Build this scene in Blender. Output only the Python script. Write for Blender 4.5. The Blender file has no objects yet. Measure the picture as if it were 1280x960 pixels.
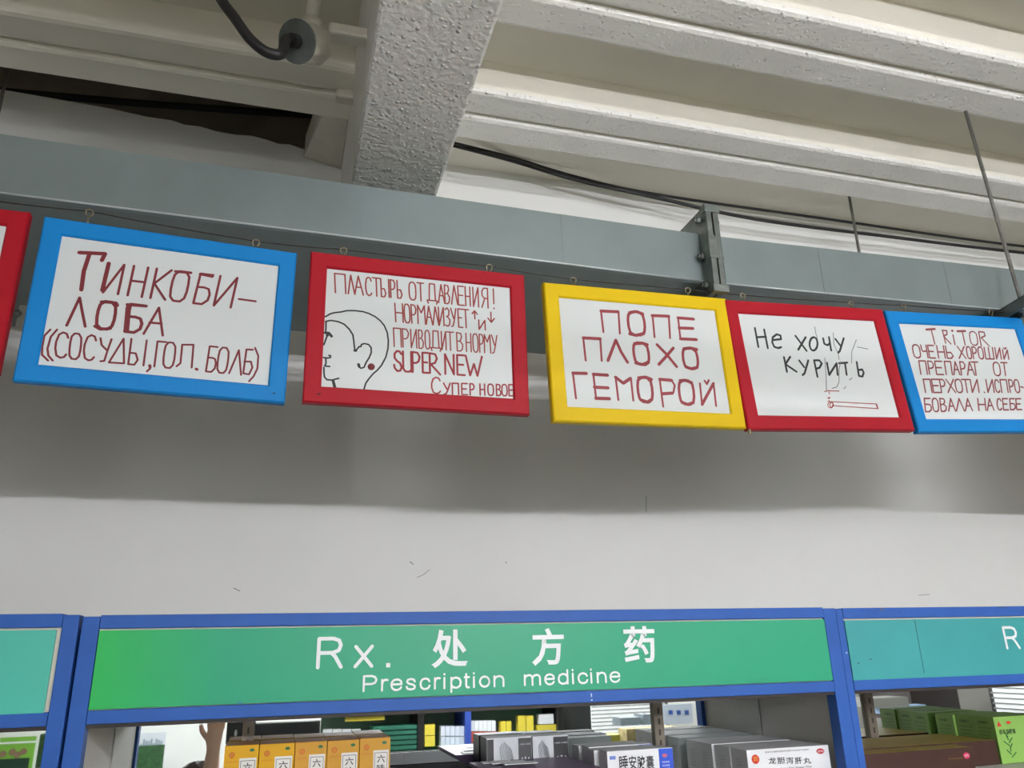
import bpy, bmesh, math, random
import numpy as np
from mathutils import Vector, Matrix, Euler
random.seed(7)
S = bpy.context.scene
EYE = 2.0                                   # camera height, metres
# ---------------------------------------------------------------- camera
R = np.array([[0.96196684, -0.06620277, -0.26502263],
              [-0.27206204, -0.31933897, -0.90774714],
              [-0.02453668, 0.94532524, -0.32520477]])

F = 980.78
cd = bpy.data.cameras.new('camera'); cam = bpy.data.objects.new('camera', cd)
S.collection.objects.link(cam)
cd.sensor_width = 36; cd.lens = F / 1280 * 36; cd.clip_start = 0.004; cd.clip_end = 60
M4 = Matrix([list(R[0]) + [0], list(R[1]) + [0], list(R[2]) + [EYE], [0, 0, 0, 1]])
cam.matrix_world = M4
S.camera = cam
# ---------------------------------------------------------------- world, exposure
w = bpy.data.worlds.new('world'); S.world = w; w.use_nodes = True
w.node_tree.nodes['Background'].inputs[0].default_value = (0.9, 0.95, 1, 1)
w.node_tree.nodes['Background'].inputs[1].default_value = 0.06
S.view_settings.view_transform = 'Standard'; S.view_settings.look = 'None'
S.view_settings.gamma = 1; S.view_settings.use_curve_mapping = False
S.view_settings.exposure = -0.04
S.cycles.max_bounces = 10; S.cycles.diffuse_bounces = 6
TUBE = 330.0                                 # emission of the fluorescent tubes
# twin-tube battens: the first placed from the sign shadows, the rest added as fill (x centre, y, z above eye, length, strength factor)
LAMPS = [(1.05, -1.1, 0.53, 0.6, 1.0), (3.2, -1.1, 0.53, 0.6, .4), (1.2, -3.5, 0.68, 1.2, 1.1),
         (3.2, -3.5, 0.68, 1.2, .6), (-1.3, -3.5, 0.68, 1.2, .3)]
# unseen louvred lights added to bounce light off the floor, narrow beam
FLOOR_FILLS = [(-1.4, -1.9), (.6, -2.0), (2.6, -1.9), (4.2, -.6)]
for i, (x, y) in enumerate(FLOOR_FILLS):
    ld = bpy.data.lights.new('floor_fill_beam', 'AREA'); ld.shape = 'RECTANGLE'; ld.size = 1.1; ld.size_y = .24; ld.energy = 8; ld.spread = math.radians(100); ld.color = (1, .99, .97)
    lo = bpy.data.objects.new('floor_fill_beam', ld); S.collection.objects.link(lo); lo.location = (x, y, EYE + 1.12)
# ---------------------------------------------------------------- helpers
def ray(px, py):
    r = R @ np.array([px - 640, 480 - py, -F]); return r / r[1]
def P(px, py, Y):
    r = ray(px, py) * Y; return Vector((r[0], Y, r[2] + EYE))
MIR = 1.745                                  # mirror plane
def MV(px, py, Yv):                          # real point whose mirror image shows there
    p = P(px, py, Yv); return Vector((p.x, 2 * MIR - Yv, p.z))
def lin(c):
    return tuple((x / 255 / 12.92 if x / 255 <= .04045 else ((x / 255 + .055) / 1.055) ** 2.4) for x in c)
COL = S.collection
_m = {}
def mat(name, rgb, rough=.6, metal=0., bump=0., bscale=60., var=0., vscale=8., emit=0., spec=.5, rgb2=None):
    if name in _m: return _m[name]
    m = bpy.data.materials.new(name); m.use_nodes = True; _m[name] = m
    nt = m.node_tree; b = nt.nodes['Principled BSDF']; c = lin(rgb)
    b.inputs['Base Color'].default_value = (*c, 1); b.inputs['Roughness'].default_value = rough
    b.inputs['Metallic'].default_value = metal; b.inputs['Specular IOR Level'].default_value = spec
    tc = nt.nodes.new('ShaderNodeTexCoord')
    if var > 0 or rgb2:
        n = nt.nodes.new('ShaderNodeTexNoise'); n.inputs['Scale'].default_value = vscale; n.inputs['Detail'].default_value = 5
        nt.links.new(tc.outputs['Object'], n.inputs['Vector'])
        r = nt.nodes.new('ShaderNodeValToRGB')
        r.color_ramp.elements[0].position = .3; r.color_ramp.elements[1].position = .7
        a = [x * (1 - var) for x in c]; d = [min(1, x * (1 + var)) for x in c] if rgb2 is None else lin(rgb2)
        r.color_ramp.elements[0].color = (*a, 1); r.color_ramp.elements[1].color = (*d, 1)
        nt.links.new(n.outputs['Fac'], r.inputs[0]); nt.links.new(r.outputs[0], b.inputs['Base Color'])
    if bump > 0:
        n = nt.nodes.new('ShaderNodeTexNoise'); n.inputs['Scale'].default_value = bscale; n.inputs['Detail'].default_value = 3
        nt.links.new(tc.outputs['Object'], n.inputs['Vector'])
        bp = nt.nodes.new('ShaderNodeBump'); bp.inputs['Strength'].default_value = bump; bp.inputs['Distance'].default_value = .01
        nt.links.new(n.outputs['Fac'], bp.inputs['Height']); nt.links.new(bp.outputs[0], b.inputs['Normal'])
    if emit > 0:
        b.inputs['Emission Color'].default_value = (*c, 1); b.inputs['Emission Strength'].default_value = emit
    return m
def stipple(name, rgb, dist=.006, scale=55., thr=.30):
    """sprayed, pimpled paint: sparse round bumps over a fine roughness"""
    m = mat(name, rgb, rough=.42, var=.05, vscale=6)
    nt = m.node_tree; b = nt.nodes['Principled BSDF']
    tc = nt.nodes.new('ShaderNodeTexCoord')
    v = nt.nodes.new('ShaderNodeTexVoronoi'); v.inputs['Scale'].default_value = scale
    v.inputs['Randomness'].default_value = 1
    nt.links.new(tc.outputs['Object'], v.inputs['Vector'])
    mr = nt.nodes.new('ShaderNodeMapRange'); mr.inputs[1].default_value = thr; mr.inputs[2].default_value = 0.0
    mr.inputs[3].default_value = 0; mr.inputs[4].default_value = 1; mr.interpolation_type = 'SMOOTHSTEP'
    nt.links.new(v.outputs['Distance'], mr.inputs[0])
    # only some of the cells carry a pimple
    sep = nt.nodes.new('ShaderNodeSeparateColor'); nt.links.new(v.outputs['Color'], sep.inputs[0])
    gt = nt.nodes.new('ShaderNodeMath'); gt.operation = 'SUBTRACT'; gt.inputs[1].default_value = .35; gt.use_clamp = True
    nt.links.new(sep.outputs[0], gt.inputs[0])
    mul = nt.nodes.new('ShaderNodeMath'); mul.operation = 'MULTIPLY'
    nt.links.new(mr.outputs[0], mul.inputs[0]); nt.links.new(gt.outputs[0], mul.inputs[1])
    n = nt.nodes.new('ShaderNodeTexNoise'); n.inputs['Scale'].default_value = 90; n.inputs['Detail'].default_value = 4
    nt.links.new(tc.outputs['Object'], n.inputs['Vector'])
    ad = nt.nodes.new('ShaderNodeMath'); ad.operation = 'MULTIPLY_ADD'; ad.inputs[1].default_value = .45
    nt.links.new(n.outputs['Fac'], ad.inputs[0]); nt.links.new(mul.outputs[0], ad.inputs[2])
    bp = nt.nodes.new('ShaderNodeBump'); bp.inputs['Strength'].default_value = .8; bp.inputs['Distance'].default_value = dist
    nt.links.new(ad.outputs[0], bp.inputs['Height']); nt.links.new(bp.outputs[0], b.inputs['Normal'])
    return m

def obj(name, bm, m, parent=None, label=None, smooth=False, bevel=0., kind=None):
    me = bpy.data.meshes.new(name)
    bmesh.ops.recalc_face_normals(bm, faces=bm.faces[:]) if bm.faces else None
    bm.to_mesh(me); bm.free()
    o = bpy.data.objects.new(name, me); COL.objects.link(o)
    for mm in (m if isinstance(m, (list, tuple)) else [m]): me.materials.append(mm)
    if smooth:
        for p in me.polygons: p.use_smooth = True
    if bevel:
        md = o.modifiers.new('bevel', 'BEVEL'); md.width = bevel; md.segments = 2; md.limit_method = 'ANGLE'
    if parent: o.parent = parent
    if label: o['label'] = label
    if kind: o['kind'] = kind
    return o
def thing(name, label, cat, loc=(0, 0, 0), group=None, rot=None):
    o = bpy.data.objects.new(name, None); COL.objects.link(o); o.location = loc
    o.empty_display_size = .05
    if rot is not None: o.rotation_euler = rot
    o['label'] = label; o['category'] = cat
    if group: o['group'] = group
    return o
def tag(o, label, cat, group=None):
    o['label'] = label; o['category'] = cat
    if group: o['group'] = group
    return o
def box(bm, x0, x1, y0, y1, z0, z1, mi=0):
    v = [bm.verts.new(p) for p in ((x0, y0, z0), (x1, y0, z0), (x1, y1, z0), (x0, y1, z0), (x0, y0, z1), (x1, y0, z1), (x1, y1, z1), (x0, y1, z1))]
    fs = []
    for f in ((0, 3, 2, 1), (4, 5, 6, 7), (0, 1, 5, 4), (1, 2, 6, 5), (2, 3, 7, 6), (3, 0, 4, 7)):
        g = bm.faces.new([v[i] for i in f]); g.material_index = mi; fs.append(g)
    return fs
def bx(*a, **k):
    bm = bmesh.new(); box(bm, *a, **k); return bm
def hull8(bm, pts):
    v = [bm.verts.new(p) for p in pts]
    for f in ((0, 3, 2, 1), (4, 5, 6, 7), (0, 1, 5, 4), (1, 2, 6, 5), (2, 3, 7, 6), (3, 0, 4, 7)): bm.faces.new([v[i] for i in f])
def tube(bm, pts, r, n=8, cap=True):
    pts = [Vector(p) for p in pts]; rings = []; up = Vector((0, 0, 1))
    prev = None
    for i, p in enumerate(pts):
        d = (pts[min(i + 1, len(pts) - 1)] - pts[max(i - 1, 0)]).normalized()
        if prev is None:
            a = d.cross(up)
            if a.length < .1: a = d.cross(Vector((1, 0, 0)))
            a.normalize()
        else:
            a = (prev - d * prev.dot(d)).normalized()
        prev = a; b = d.cross(a)
        rr = r[i] if isinstance(r, (list, tuple)) else r
        rings.append([bm.verts.new(p + a * math.cos(2 * math.pi * k / n) * rr + b * math.sin(2 * math.pi * k / n) * rr) for k in range(n)])
    for i in range(len(rings) - 1):
        for k in range(n): bm.faces.new((rings[i][k], rings[i][(k + 1) % n], rings[i + 1][(k + 1) % n], rings[i + 1][k]))
    if cap:
        bm.faces.new(rings[0][::-1]); bm.faces.new(rings[-1])
def spline(pts, n=8):
    pts = [Vector(p) for p in pts]; out = []
    for i in range(len(pts) - 1):
        p0 = pts[max(i - 1, 0)]; p1 = pts[i]; p2 = pts[i + 1]; p3 = pts[min(i + 2, len(pts) - 1)]
        for k in range(n):
            t = k / n
            out.append(.5 * ((2 * p1) + (p2 - p0) * t + (2 * p0 - 5 * p1 + 4 * p2 - p3) * t * t + (3 * p1 - p0 - 3 * p2 + p3) * t ** 3))
    out.append(pts[-1]); return out
def glyphs(text, x0, x1, z0, z1, y, m, parent, bold=0., name='lettering', frame='front', label=None, thick=.0004):
    """type set to fill the given rectangle on a vertical face looking to -Y (frame='front') or to -X ('left')"""
    c = bpy.data.curves.new('t', 'FONT'); c.body = text; c.size = 1; c.offset = bold; c.resolution_u = 3; c.fill_mode = 'FRONT'
    o = bpy.data.objects.new('t', c); COL.objects.link(o)
    dg = bpy.context.evaluated_depsgraph_get(); dg.update()
    me = bpy.data.meshes.new_from_object(o.evaluated_get(dg))
    bpy.data.objects.remove(o); me.name = name; me.materials.clear(); me.materials.append(m)
    co = np.empty(len(me.vertices) * 3); me.vertices.foreach_get('co', co); co = co.reshape(-1, 3)
    if len(co) == 0: return None
    a = co.min(0); b = co.max(0); s = np.maximum(b - a, 1e-6)
    X = x0 + (co[:, 0] - a[0]) / s[0] * (x1 - x0); Z = z0 + (co[:, 1] - a[1]) / s[1] * (z1 - z0)
    out = np.stack([X, np.full(len(X), y - thick), Z], 1) if frame == 'front' else np.stack([np.full(len(X), y - thick), -X, Z], 1)
    me.vertices.foreach_set('co', out.ravel()); me.update()
    r = bpy.data.objects.new(name, me); COL.objects.link(r); r.parent = parent
    if label: r['label'] = label
    return r
def glyph_in_text(text, x0, x1, zbase, zcap, y, m, parent, bold=0., **k):
    """like glyphs, but zbase/zcap are the baseline and the cap height (0.73 of the size)"""
    c = bpy.data.curves.new('t', 'FONT'); c.body = text; c.size = 1; c.offset = bold; c.resolution_u = 3; c.fill_mode = 'FRONT'
    o = bpy.data.objects.new('t', c); COL.objects.link(o)
    dg = bpy.context.evaluated_depsgraph_get(); dg.update()
    me = bpy.data.meshes.new_from_object(o.evaluated_get(dg)); bpy.data.objects.remove(o)
    co = np.empty(len(me.vertices) * 3); me.vertices.foreach_get('co', co); co = co.reshape(-1, 3)
    ymin, ymax = co[:, 1].min(), co[:, 1].max(); bpy.data.meshes.remove(me)
    s = (zcap - zbase) / .72
    return glyphs(text, x0, x1, zbase + ymin * s, zbase + ymax * s, y, m, parent, bold, **k)

# ---------------------------------------------------------------- materials
WALL = mat('wall_paint', (236, 236, 232), .75, bump=.06, bscale=12, var=.025, vscale=3)
PLASTER = mat('rough_plaster', (222, 217, 205), .85, bump=.5, bscale=30, var=.08, vscale=10)
SLAB = mat('slab_paint', (240, 236, 222), .7, bump=.08, bscale=14, var=.03, vscale=4)
RIB = stipple('stippled_rib_paint', (240, 238, 230), .007, 100, .42)
BEAM = stipple('stippled_beam_paint', (243, 242, 236), .0105, 100, .46)
VOID = mat('bare_void_concrete', (158, 148, 134), .9, bump=.4, bscale=20, var=.25, vscale=6)
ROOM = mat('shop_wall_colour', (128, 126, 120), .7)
FLOOR = mat('floor_tile', (140, 136, 128), .35, var=.05)
GALV = mat('galvanised_sheet', (138, 150, 150), .42, .6, bump=.03, bscale=8, var=.06, vscale=9)
GALV2 = mat('galvanised_flange', (118, 124, 120), .45, .7, bump=.3, bscale=40, var=.25, vscale=25)
EDGE = mat('zinc_edge_highlight', (214, 220, 220), .3, .5)  # lighter colour paints the highlight along the duct's lower front edge
ROD = mat('threaded_rod', (140, 138, 132), .45, .7, bump=.6, bscale=300, var=.1, vscale=40)
BLACK = mat('black_rubber', (24, 22, 22), .5)
WIREM = mat('thin_dark_wire', (62, 58, 52), .5, .5)
HOOKM = mat('hook_steel', (140, 130, 106), .35, .8)
SHEET = mat('white_board_sheet', (222, 227, 226), .4, var=.015, vscale=6)
FB = mat('blue_frame_paint', (8, 130, 204), .5, spec=.25); FR = mat('red_frame_paint', (172, 14, 34), .5, spec=.25); FY = mat('yellow_frame_paint', (232, 196, 6), .5, spec=.25)
FBD = mat('frame_back_board', (120, 100, 80), .8)
CABB = mat('cabinet_blue_laminate', (46, 92, 170), .5, spec=.25, var=.06, vscale=20, bump=.03, bscale=40)
LAM = mat('cabinet_grey_laminate', (196, 194, 188), .55, var=.02)
BACKB = mat('pale_backing_board', (214, 208, 192), .7, var=.05, vscale=30)
MIRR = mat('mirror_silvering', (236, 242, 240), .015, 1.0)
STD = mat('shelf_standard_steel', (112, 104, 92), .4, .6)
DARK = mat('dark_edge', (38, 30, 26), .6)
WHITE = mat('white_vinyl', (236, 240, 240), .45)

# ---------------------------------------------------------------- structure
XL, XR, YB, YW = -3.2, 5.2, -4.6, 1.90
HS, HR, HB = EYE + 1.336, EYE + 1.25, EYE + .925          # slab, rib bottom, beam bottom
obj('floor', bx(XL, XR, YB, YW, -.05, 0), FLOOR, kind='structure')
# wall behind the cabinets; its head is broken off raggedly left of the beam
bm = bmesh.new()
top = [(XL, 1.374)]
random.seed(3); x = -1.2
prof = [(-.80, 1.372), (-.62, 1.366), (-.50, 1.360), (-.42, 1.352), (-.36, 1.352), (-.33, 1.344), (-.29, 1.346), (-.25, 1.338), (-.20, 1.336),
        (-.16, 1.340), (-.12, 1.334), (-.09, 1.326), (-.06, 1.330), (-.03, 1.322), (.0, 1.318), (.03, 1.336)]
top += prof + [(XR, 1.336)]
fr = [bm.verts.new((x, YW, EYE + z)) for x, z in top]; bk = [bm.verts.new((x, YW + .1, EYE + z)) for x, z in top]
f0 = [bm.verts.new((x, YW, 0)) for x, z in top]; b0 = [bm.verts.new((x, YW + .1, 0)) for x, z in top]
for i in range(len(top) - 1):
    bm.faces.new((f0[i], f0[i + 1], fr[i + 1], fr[i])); bm.faces.new((b0[i + 1], b0[i], bk[i], bk[i + 1])); bm.faces.new((fr[i], fr[i + 1], bk[i + 1], bk[i]))
WB = obj('wall_back', bm, WALL, kind='structure')
obj('wall_left', bx(XL - .1, XL, YB, YW + .1, 0, HS), ROOM, kind='structure')
obj('wall_right', bx(XR, XR + .1, YB, YW + .1, 0, HS), ROOM, kind='structure')
obj('wall_front', bx(XL, XR, YB - .1, YB, 0, HS), WALL, kind='structure')
SC = mat('pencil_scuff', (120, 118, 112), .8)
for pts, r in (([(512, 702), (515, 704), (517, 706)], .0009), ([(521, 722), (530, 718), (537, 712)], .0006), ([(808, 620), (807.5, 630), (808, 640)], .0007), ([(632, 702), (633, 704)], .001), ([(292, 735), (300, 739)], .0008), ([(1148, 744), (1162, 743)], .0006)):
    bm = bmesh.new(); tube(bm, [P(x, y, YW) for x, y in pts], r, 5); obj('scuff_mark', bm, SC, WB)
# ceiling slab (with the opening left of the beam) and its rows of ribs
bm = bmesh.new()
box(bm, XL, XR, YB, 1.662, HS, HS + .1); box(bm, .05, XR, 1.662, YW + .1, HS, HS + .1)
ceil = obj('ceiling', bm, SLAB, kind='structure')
bm = bmesh.new()
box(bm, XL, .05, YW + .28, YW + .32, EYE + 1.2, HS + .4); box(bm, XL, .05, 1.662, YW + .32, HS + .36, HS + .4)
box(bm, .02, .05, 1.70, YW + .3, HS, HS + .38); box(bm, XL, .05, 1.60, 1.655, HS + .02, HS + .38)
obj('ceiling_void', bm, VOID, ceil, 'dark hollow above the broken wall head')
BXL, BXR = .088 * .925, .2835 * .925
def rib_profile(y0, y1, zb, zt, bev=.012):
    # a flared concrete rib: near-vertical side, rounded arris, flat underside
    return [(y0 - .012, zt), (y0, zb + bev), (y0 + bev * .35, zb + bev * .3), (y0 + bev, zb), (y1 - bev, zb), (y1 - bev * .3, zb + bev * .3), (y1, zb + bev), (y1 + .008, zt)]
def prism_x(bm, prof, x0, x1, nx=1):
    a = [bm.verts.new((x0, y, z)) for y, z in prof]; b = [bm.verts.new((x1, y, z)) for y, z in prof]
    for i in range(len(prof) - 1): bm.faces.new((a[i], a[i + 1], b[i + 1], b[i]))
    bm.faces.new(a); bm.faces.new(b[::-1])
for k in range(14):
    yj = 1.566 - .397 * k
    if yj < YB + .2: break
    for (a, b) in ((XL, BXL), (BXR, XR)):
        for (y0, y1, dz) in ((yj - .088, yj - .003, .004), (yj + .003, yj + .094, 0)):
            bm = bmesh.new(); prism_x(bm, rib_profile(y0, y1, HR + dz, HS + .01), a, b)
            for f in bm.faces: f.normal_update(); f.material_index = 1 if (a == BXR and all(v.co.z < HR + dz + .0125 for v in f.verts) and len(f.verts) == 4) else 0
            o = obj('rib', bm, [SLAB, RIB], ceil)
bm = bmesh.new(); box(bm, BXL, BXR, YB, YW, HB, HS + .01)
bmo = obj('beam', bm, BEAM, ceil, 'wide stippled concrete beam crossing the ribs', bevel=.006)
# plaster haunch closing the opening beside the beam, and two rough stubs on the beam's side
bm = bmesh.new(); hull8(bm, [(.018, 1.655, HR + .004), (BXL, 1.655, HR + .004), (BXL, YW, HR + .02), (-.02, YW, HR + .045), (.018, 1.655, HS + .02), (BXL, 1.655, HS + .02), (BXL, YW, HS + .03), (-.02, YW, HS + .03)])
obj('plaster_haunch', bm, PLASTER, ceil, bevel=.004)
for (px, py, Y, l) in ((437, 122, 1.49, .05), (432, 43, 1.16, .05)):
    p = P(px, py, Y); bm = bx(p.x - .03, BXL + .004, p.y - .014, p.y + .014, p.z - .012, p.z + .012)
    obj('concrete_stub', bm, PLASTER, ceil, 'small rough stub between rib and beam side', bevel=.005)

# black pipe in the void
bm = bmesh.new(); tube(bm, spline([P(-120, 106, 1.97), P(0, 114, 1.97), P(200, 131, 1.98), P(405, 145, 2.0)]), .010)
tag(obj('black_pipe', bm, BLACK, smooth=True), 'thick black pipe lying in the dark slot above the left wall head', 'pipe')

# ---------------------------------------------------------------- air duct
DYF, DYB = 1.26, 1.72
def dz(x):        # underside of the duct above the eye: the run sags a little towards the flange
    u = x / DYF
    e = .5675 + (.5535 - .5675) * (u + .38) / (1.03) if u < .65 else .5535 + (.566 - .5535) * (u - .65) / .62
    return EYE + e * DYF
DH = .108
duct = thing('air_duct', 'long rectangular galvanised steel air duct hung below the ribbed ceiling', 'duct', (0, DYF, dz(0)))
def place(o):      # parent keeping world coordinates
    o.matrix_parent_inverse = Matrix.Translation(-Vector(o.parent.location)); return o
secs = [(-1.75, -.60), (-.585, .777), (.80, 1.985), (2.0, 3.2)]
for (a, b) in secs:
    n = 6
    bm = bmesh.new(); rings = []
    for i in range(n + 1):
        x = a + (b - a) * i / n; z = dz(x)
        rings.append([bm.verts.new(q) for q in ((x, DYF, z + .002), (x, DYF - .0025, z - .001), (x, DYF + .004, z - .004), (x, DYF + .012, z), (x, DYB, z), (x, DYB, z + DH), (x, DYF, z + DH))])
    for i in range(n):
        for k in range(7): bm.faces.new((rings[i][k], rings[i][(k + 1) % 7], rings[i + 1][(k + 1) % 7], rings[i + 1][k]))
    bm.faces.new(rings[0]); bm.faces.new(rings[-1][::-1])
    place(obj('duct_section', bm, GALV, duct))
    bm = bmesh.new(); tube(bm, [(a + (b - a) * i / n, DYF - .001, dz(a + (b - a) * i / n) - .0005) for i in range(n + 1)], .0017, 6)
    place(obj('folded_edge_highlight', bm, EDGE, duct, 'folded lower edge with its highlight painted in', smooth=True))
    for fx in ((a + (b - a) * t) for t in (.22, .5, .78)):
        z = dz(fx); place(obj('standing_seam', bx(fx - .0015, fx + .0015, DYF - .0008, DYF + .001, z + .004, z + DH - .002), GALV, duct))
def flange(xc):
    z = dz(xc); f = .036
    for (x0, x1) in ((xc - .014, xc - .0015), (xc + .0015, xc + .014)):
        bm = bmesh.new()
        y0, y1, z0, z1 = DYF - f, DYB + f, z - f, z + DH + f + .012
        box(bm, x0, x1, y0, DYF + .001, z0, z1); box(bm, x0, x1, DYB - .001, y1, z0, z1)
        box(bm, x0, x1, DYF, DYB, z0, z + .001); box(bm, x0, x1, DYF, DYB, z + DH - .001, z1)
        place(obj('flange_ring', bm, GALV2, duct, bevel=.0015))
    for (y, zz) in ((DYF - .012, z - .014), (DYF - .012, z + DH + .024), (DYF - .012, z + .05), (DYB + .012, z - .014), (DYF + .15, z - .014)):
        bm = bmesh.new(); tube(bm, [(xc - .028, y, zz), (xc + .028, y, zz)], .0042, 6); tube(bm, [(xc - .024, y, zz), (xc - .017, y, zz)], .008, 6); tube(bm, [(xc + .017, y, zz), (xc + .024, y, zz)], .008, 6)
        place(obj('flange_bolt', bm, GALV2, duct))
    for (za, zb) in ((z - f - .002, z - f + .014), (z + DH + f - .004, z + DH + f + .014)):
        place(obj('corner_clip', bx(xc - .017, xc + .017, DYF - f - .002, DYF - f + .012, za, zb), GALV2, duct, bevel=.001))
    place(obj('cleat', bx(xc - .0165, xc + .004, DYF - f - .0025, DYF - f + .02, z + .035, z + .085), GALV2, duct, bevel=.001))
flange(.789); flange(-.593); flange(1.993)
# trapeze hangers
def hanger(x0, x1, label, rods=True):
    z = dz(x0) - .0245; t = thing('duct_hanger', label, 'hanger', (x0, 1.21, z))
    bm = bmesh.new(); d = (x1 - x0) / (1.80 - 1.18)
    for (xa, xb, za, zb) in ((-.02, .02, z + .018, z + .0215), (-.02, -.016, z - .004, z + .0215), (.016, .02, z - .004, z + .0215)):
        hull8(bm, [(x0 + xa, 1.18, za), (x0 + xb, 1.18, za), (x1 + xb, 1.80, za), (x1 + xa, 1.80, za), (x0 + xa, 1.18, zb), (x0 + xb, 1.18, zb), (x1 + xb, 1.80, zb), (x1 + xa, 1.80, zb)])
    place(obj('channel', bm, GALV2, t))
    for (x, y, xt, yt) in ((x0, 1.205, x0 + .035, 1.25), (x1, 1.765, x1 + .0, 1.70)):
        zt = HR if yt < 1.3 else HS
        if yt > 1.3: xt, yt = x1, 1.76
        bm = bmesh.new(); tube(bm, [(x, y, z - .02), (xt, yt, zt + .004)], .0042, 8); place(obj('rod', bm, ROD, t, smooth=True))
        bm = bmesh.new(); tube(bm, [(x, y, z - .004), (x, y, z + .004)], .009, 6); place(obj('nut', bm, GALV2, t))
    return t
hanger(1.525, 1.632, 'trapeze hanger of two threaded rods and a channel at the right picture edge')
hanger(-.62, -.70, 'trapeze hanger under the duct behind the two leftmost signs')
bm = bmesh.new()
for k in range(5):
    pts = [(-.545 + .03 * math.sin(i * 1.3 + k) + .004 * k, 1.42 + .025 * math.cos(i * 1.7 + k * 2), dz(-.5) - .02 - .028 * abs(math.sin(i * .9 + k))) for i in range(8)]
    tube(bm, spline(pts, 5), .0016, 5)
tag(obj('wire_tangle', bm, WIREM, smooth=True), 'tangled twist of dark wire under the duct beside the left blue sign', 'wire')

# black cables looping along the wall above the duct
for i, (pts, r, lab) in enumerate((
    ([(560, 177, 1.75), (640, 197, 1.815), (720, 221, 1.835), (820, 243, 1.835), (1028, 273, 1.835), (1280, 308, 1.835), (1450, 320, 1.835)], .0042, 'black cable sagging above the duct, upper of the two'),
    ([(560, 180, 1.765), (640, 201, 1.80), (720, 225, 1.805), (820, 247, 1.80), (945, 274, 1.80), (1112, 296, 1.80), (1280, 316, 1.80), (1450, 332, 1.8)], .0052, 'black cable sagging above the duct, lower of the two'))):
    bm = bmesh.new(); tube(bm, spline([P(*q) for q in pts]), r, 8)
    tag(obj('black_cable', bm, BLACK, smooth=True), lab, 'cable', 'cables along the wall above the duct')

# junction box with flexible conduit, top left
JB = mat('painted_junction_box', (190, 186, 172), .7, bump=.4, bscale=50, var=.1, vscale=20)
c = P(372, 52, 1.10)
jn = thing('junction_box', 'round metal junction box painted like the ceiling with black hose', 'junction box', c)
ax = Vector((-.50, -.62, -.55)).normalized()
def cyl(p, d, r, h, n=24, bm=None):
    bm = bm or bmesh.new(); tube(bm, [p, p + d * h], r, n); return bm
o = obj('housing', cyl(Vector((0, 0, 0)), -ax, .036, .055, 8), JB, jn, bevel=.004)
obj('cover_disc', cyl(-ax * .001, ax, .0355, .004), GALV2, jn, 'bare galvanised cover plate', bevel=.001)
obj('cable_gland', cyl(ax * .004, ax, .012, .016, 12), BLACK, jn)
bm = bmesh.new(); tube(bm, [Vector((.02, .01, .02)), Vector((.024, .012, .22))], .012, 10); tube(bm, [Vector((.02, .01, .03)), Vector((.021, .011, .055))], .019, 10)
obj('conduit', bm, JB, jn, smooth=True)
bm = bmesh.new(); q = [Vector((0, 0, 0)) + ax * .01, ax * .035] + [P(x, y, Y) - c for x, y, Y in ((352, 67, 1.055), (333, 65, 1.05), (312, 48, 1.05), (293, 22, 1.05), (277, 0, 1.06), (262, -30, 1.09), (250, -70, 1.16))]
tube(bm, spline(q, 10), .0085, 10); obj('hose', bm, BLACK, jn, smooth=True)

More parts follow.
